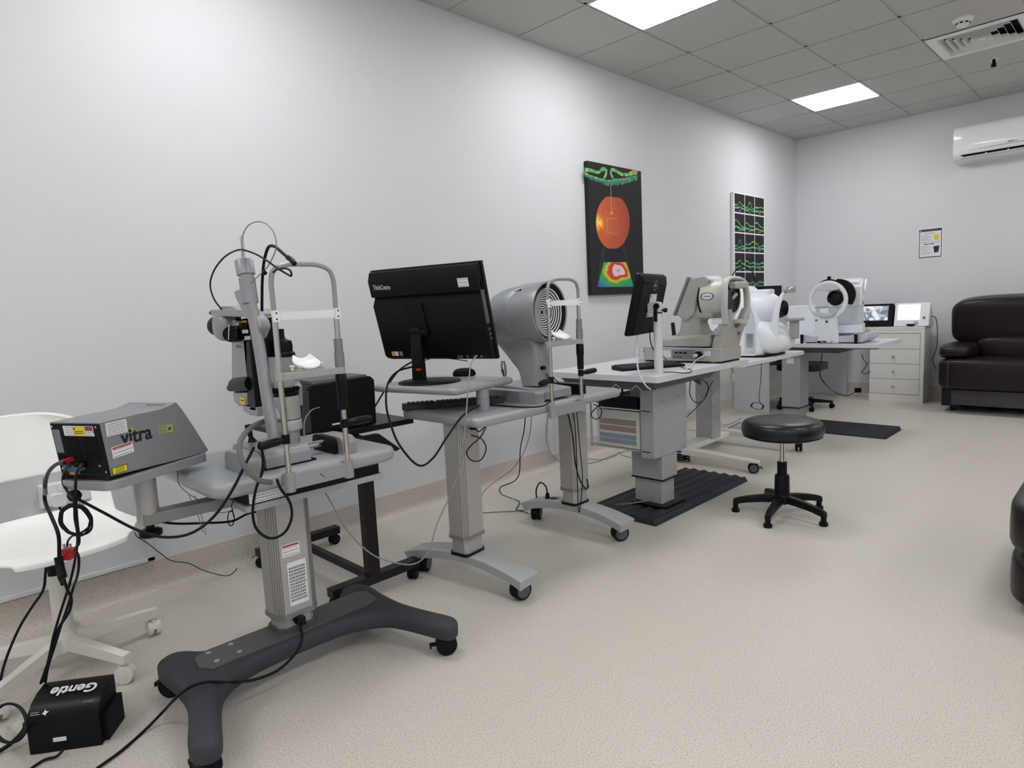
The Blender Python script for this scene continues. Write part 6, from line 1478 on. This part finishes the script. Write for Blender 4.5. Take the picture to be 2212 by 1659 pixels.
m = MB(); c = P(1500, 818, x=.95)
for k in range(3): m.torus(c + Vector((.01 * k, .015 * k, -.01 * k)), (1, .3, .2), .022, .003, 0, 360, 18, 6)
tag(m.build('cable_bundle', 'cable'), 'tangled bundle of black cables tied under the laminate table', 'cable')
tg = []
for k in range(60): th = 2 * PI * k / 22; tg.append(P(1537 + 24 * math.cos(th) + 2 * math.sin(k), 917 + 9 * math.sin(th) + math.cos(k * 1.3), z=.006 + .0006 * (k % 7)))
cable('coiled_cable', 'beige cable coiled loosely on the floor before the white leg', tg, .0026, 'cablew', sub=2)
cable('signal_cable', 'grey cable on the floor running from the coil toward the stool', [P(1482, 928, z=.004), P(1510, 930, z=.004), P(1545, 921, z=.004), P(1580, 915, z=.004), P(1602, 903, z=.004)], .0024, 'cableg')
cable('signal_cable', 'dark cable on the floor passing under the white wheeled base', [P(1482, 955, z=.004), P(1500, 948, z=.004), P(1530, 938, z=.004), P(1565, 928, z=.004), P(1600, 912, z=.004)], .0024)
co = []
for k in range(90): th = 2 * PI * k / 22; co.append(P(1474, 985, z=.04) + Vector((.05 * math.cos(th), .05 * math.sin(th), -.032 + .0009 * k)))
cable('coiled_cable', 'thick black cable coil on the floor just beyond the square column', co, .006, sub=2)
cable('power_cable', 'thin black wire hanging straight down from the white scanner table', pl([(1645, 778), (1644, 810), (1641, 845), (1640, 868)], x=1.12), .0022)
kn = []
for k in range(40): th = 2 * PI * k / 13; kn.append(P(1636 + 14 * math.cos(th) * (1 - .3 * math.sin(k)), 877 + 8 * math.sin(th * 1.0 + .5), x=1.12))
cable('coiled_cable', 'knotted dark wire dangling above the black stool', [P(1640, 866, x=1.12)] + kn, .0020, sub=2)
m = MB(); c = P(1583, 814, x=1.12); m.torus(c, (1, .2, 0), .022, .010, 0, 360, 28, 10); m.tube([c + Vector((0, 0, .02)), c + Vector((0, -.01, .06)), c + Vector((-.02, -.02, .085))], .004)
tag(m.build('tape_roll', 'cablew'), 'small pale roll hanging under the laminate table end', 'roll')
cable('power_cable', 'black cable from the front plate of the square column to the left', [P(1412, 1080, z=.075), P(1390, 1083, z=.06), P(1350, 1089, z=.045), P(1312, 1090, z=.01), P(1290, 1088, z=.005)], .0036, 'cableg')
# --- far end
cable('power_cable', 'black cable hanging from the far laminate table to the floor', pl([(1776, 764), (1773, 790), (1772, 812), (1785, 832)], x=1.18) + [P(1805, 848, y=4.6), P(1830, 855, y=4.9), P(1848, 846, y=5.1)], .0042)
t = thing('mains_plug', 'black plug at the foot of the far wall between desk and drawers', 'plug', (1.0, 5.16, .1)); c = P(1853, 843, y=5.14)
MB(Matrix.Translation(c)).box(-.03, .03, -.02, .03, -.025, .025).build('plug_body', 'black', t, bevel=.004)
cable('power_cable', 'black cable pair hooking beside the drawer cabinet under the far table', pl([(1861, 764), (1866, 778), (1873, 785), (1868, 795), (1862, 804), (1870, 808), (1880, 803)], y=4.6), .0035)
cable('power_cable', 'black cable hanging over the cabinet side beside the sofa arm', pl([(2012, 683), (2020, 685), (2024, 700), (2025, 730), (2023, 752), (2015, 775), (2018, 790), (2023, 797)], y=4.86), .0035)
cable('signal_cable', 'black cable arching up behind the white scanner before the scan print', pl([(1579, 612), (1584, 592), (1598, 578), (1616, 578), (1628, 592), (1631, 612)], y=2.15), .0045)
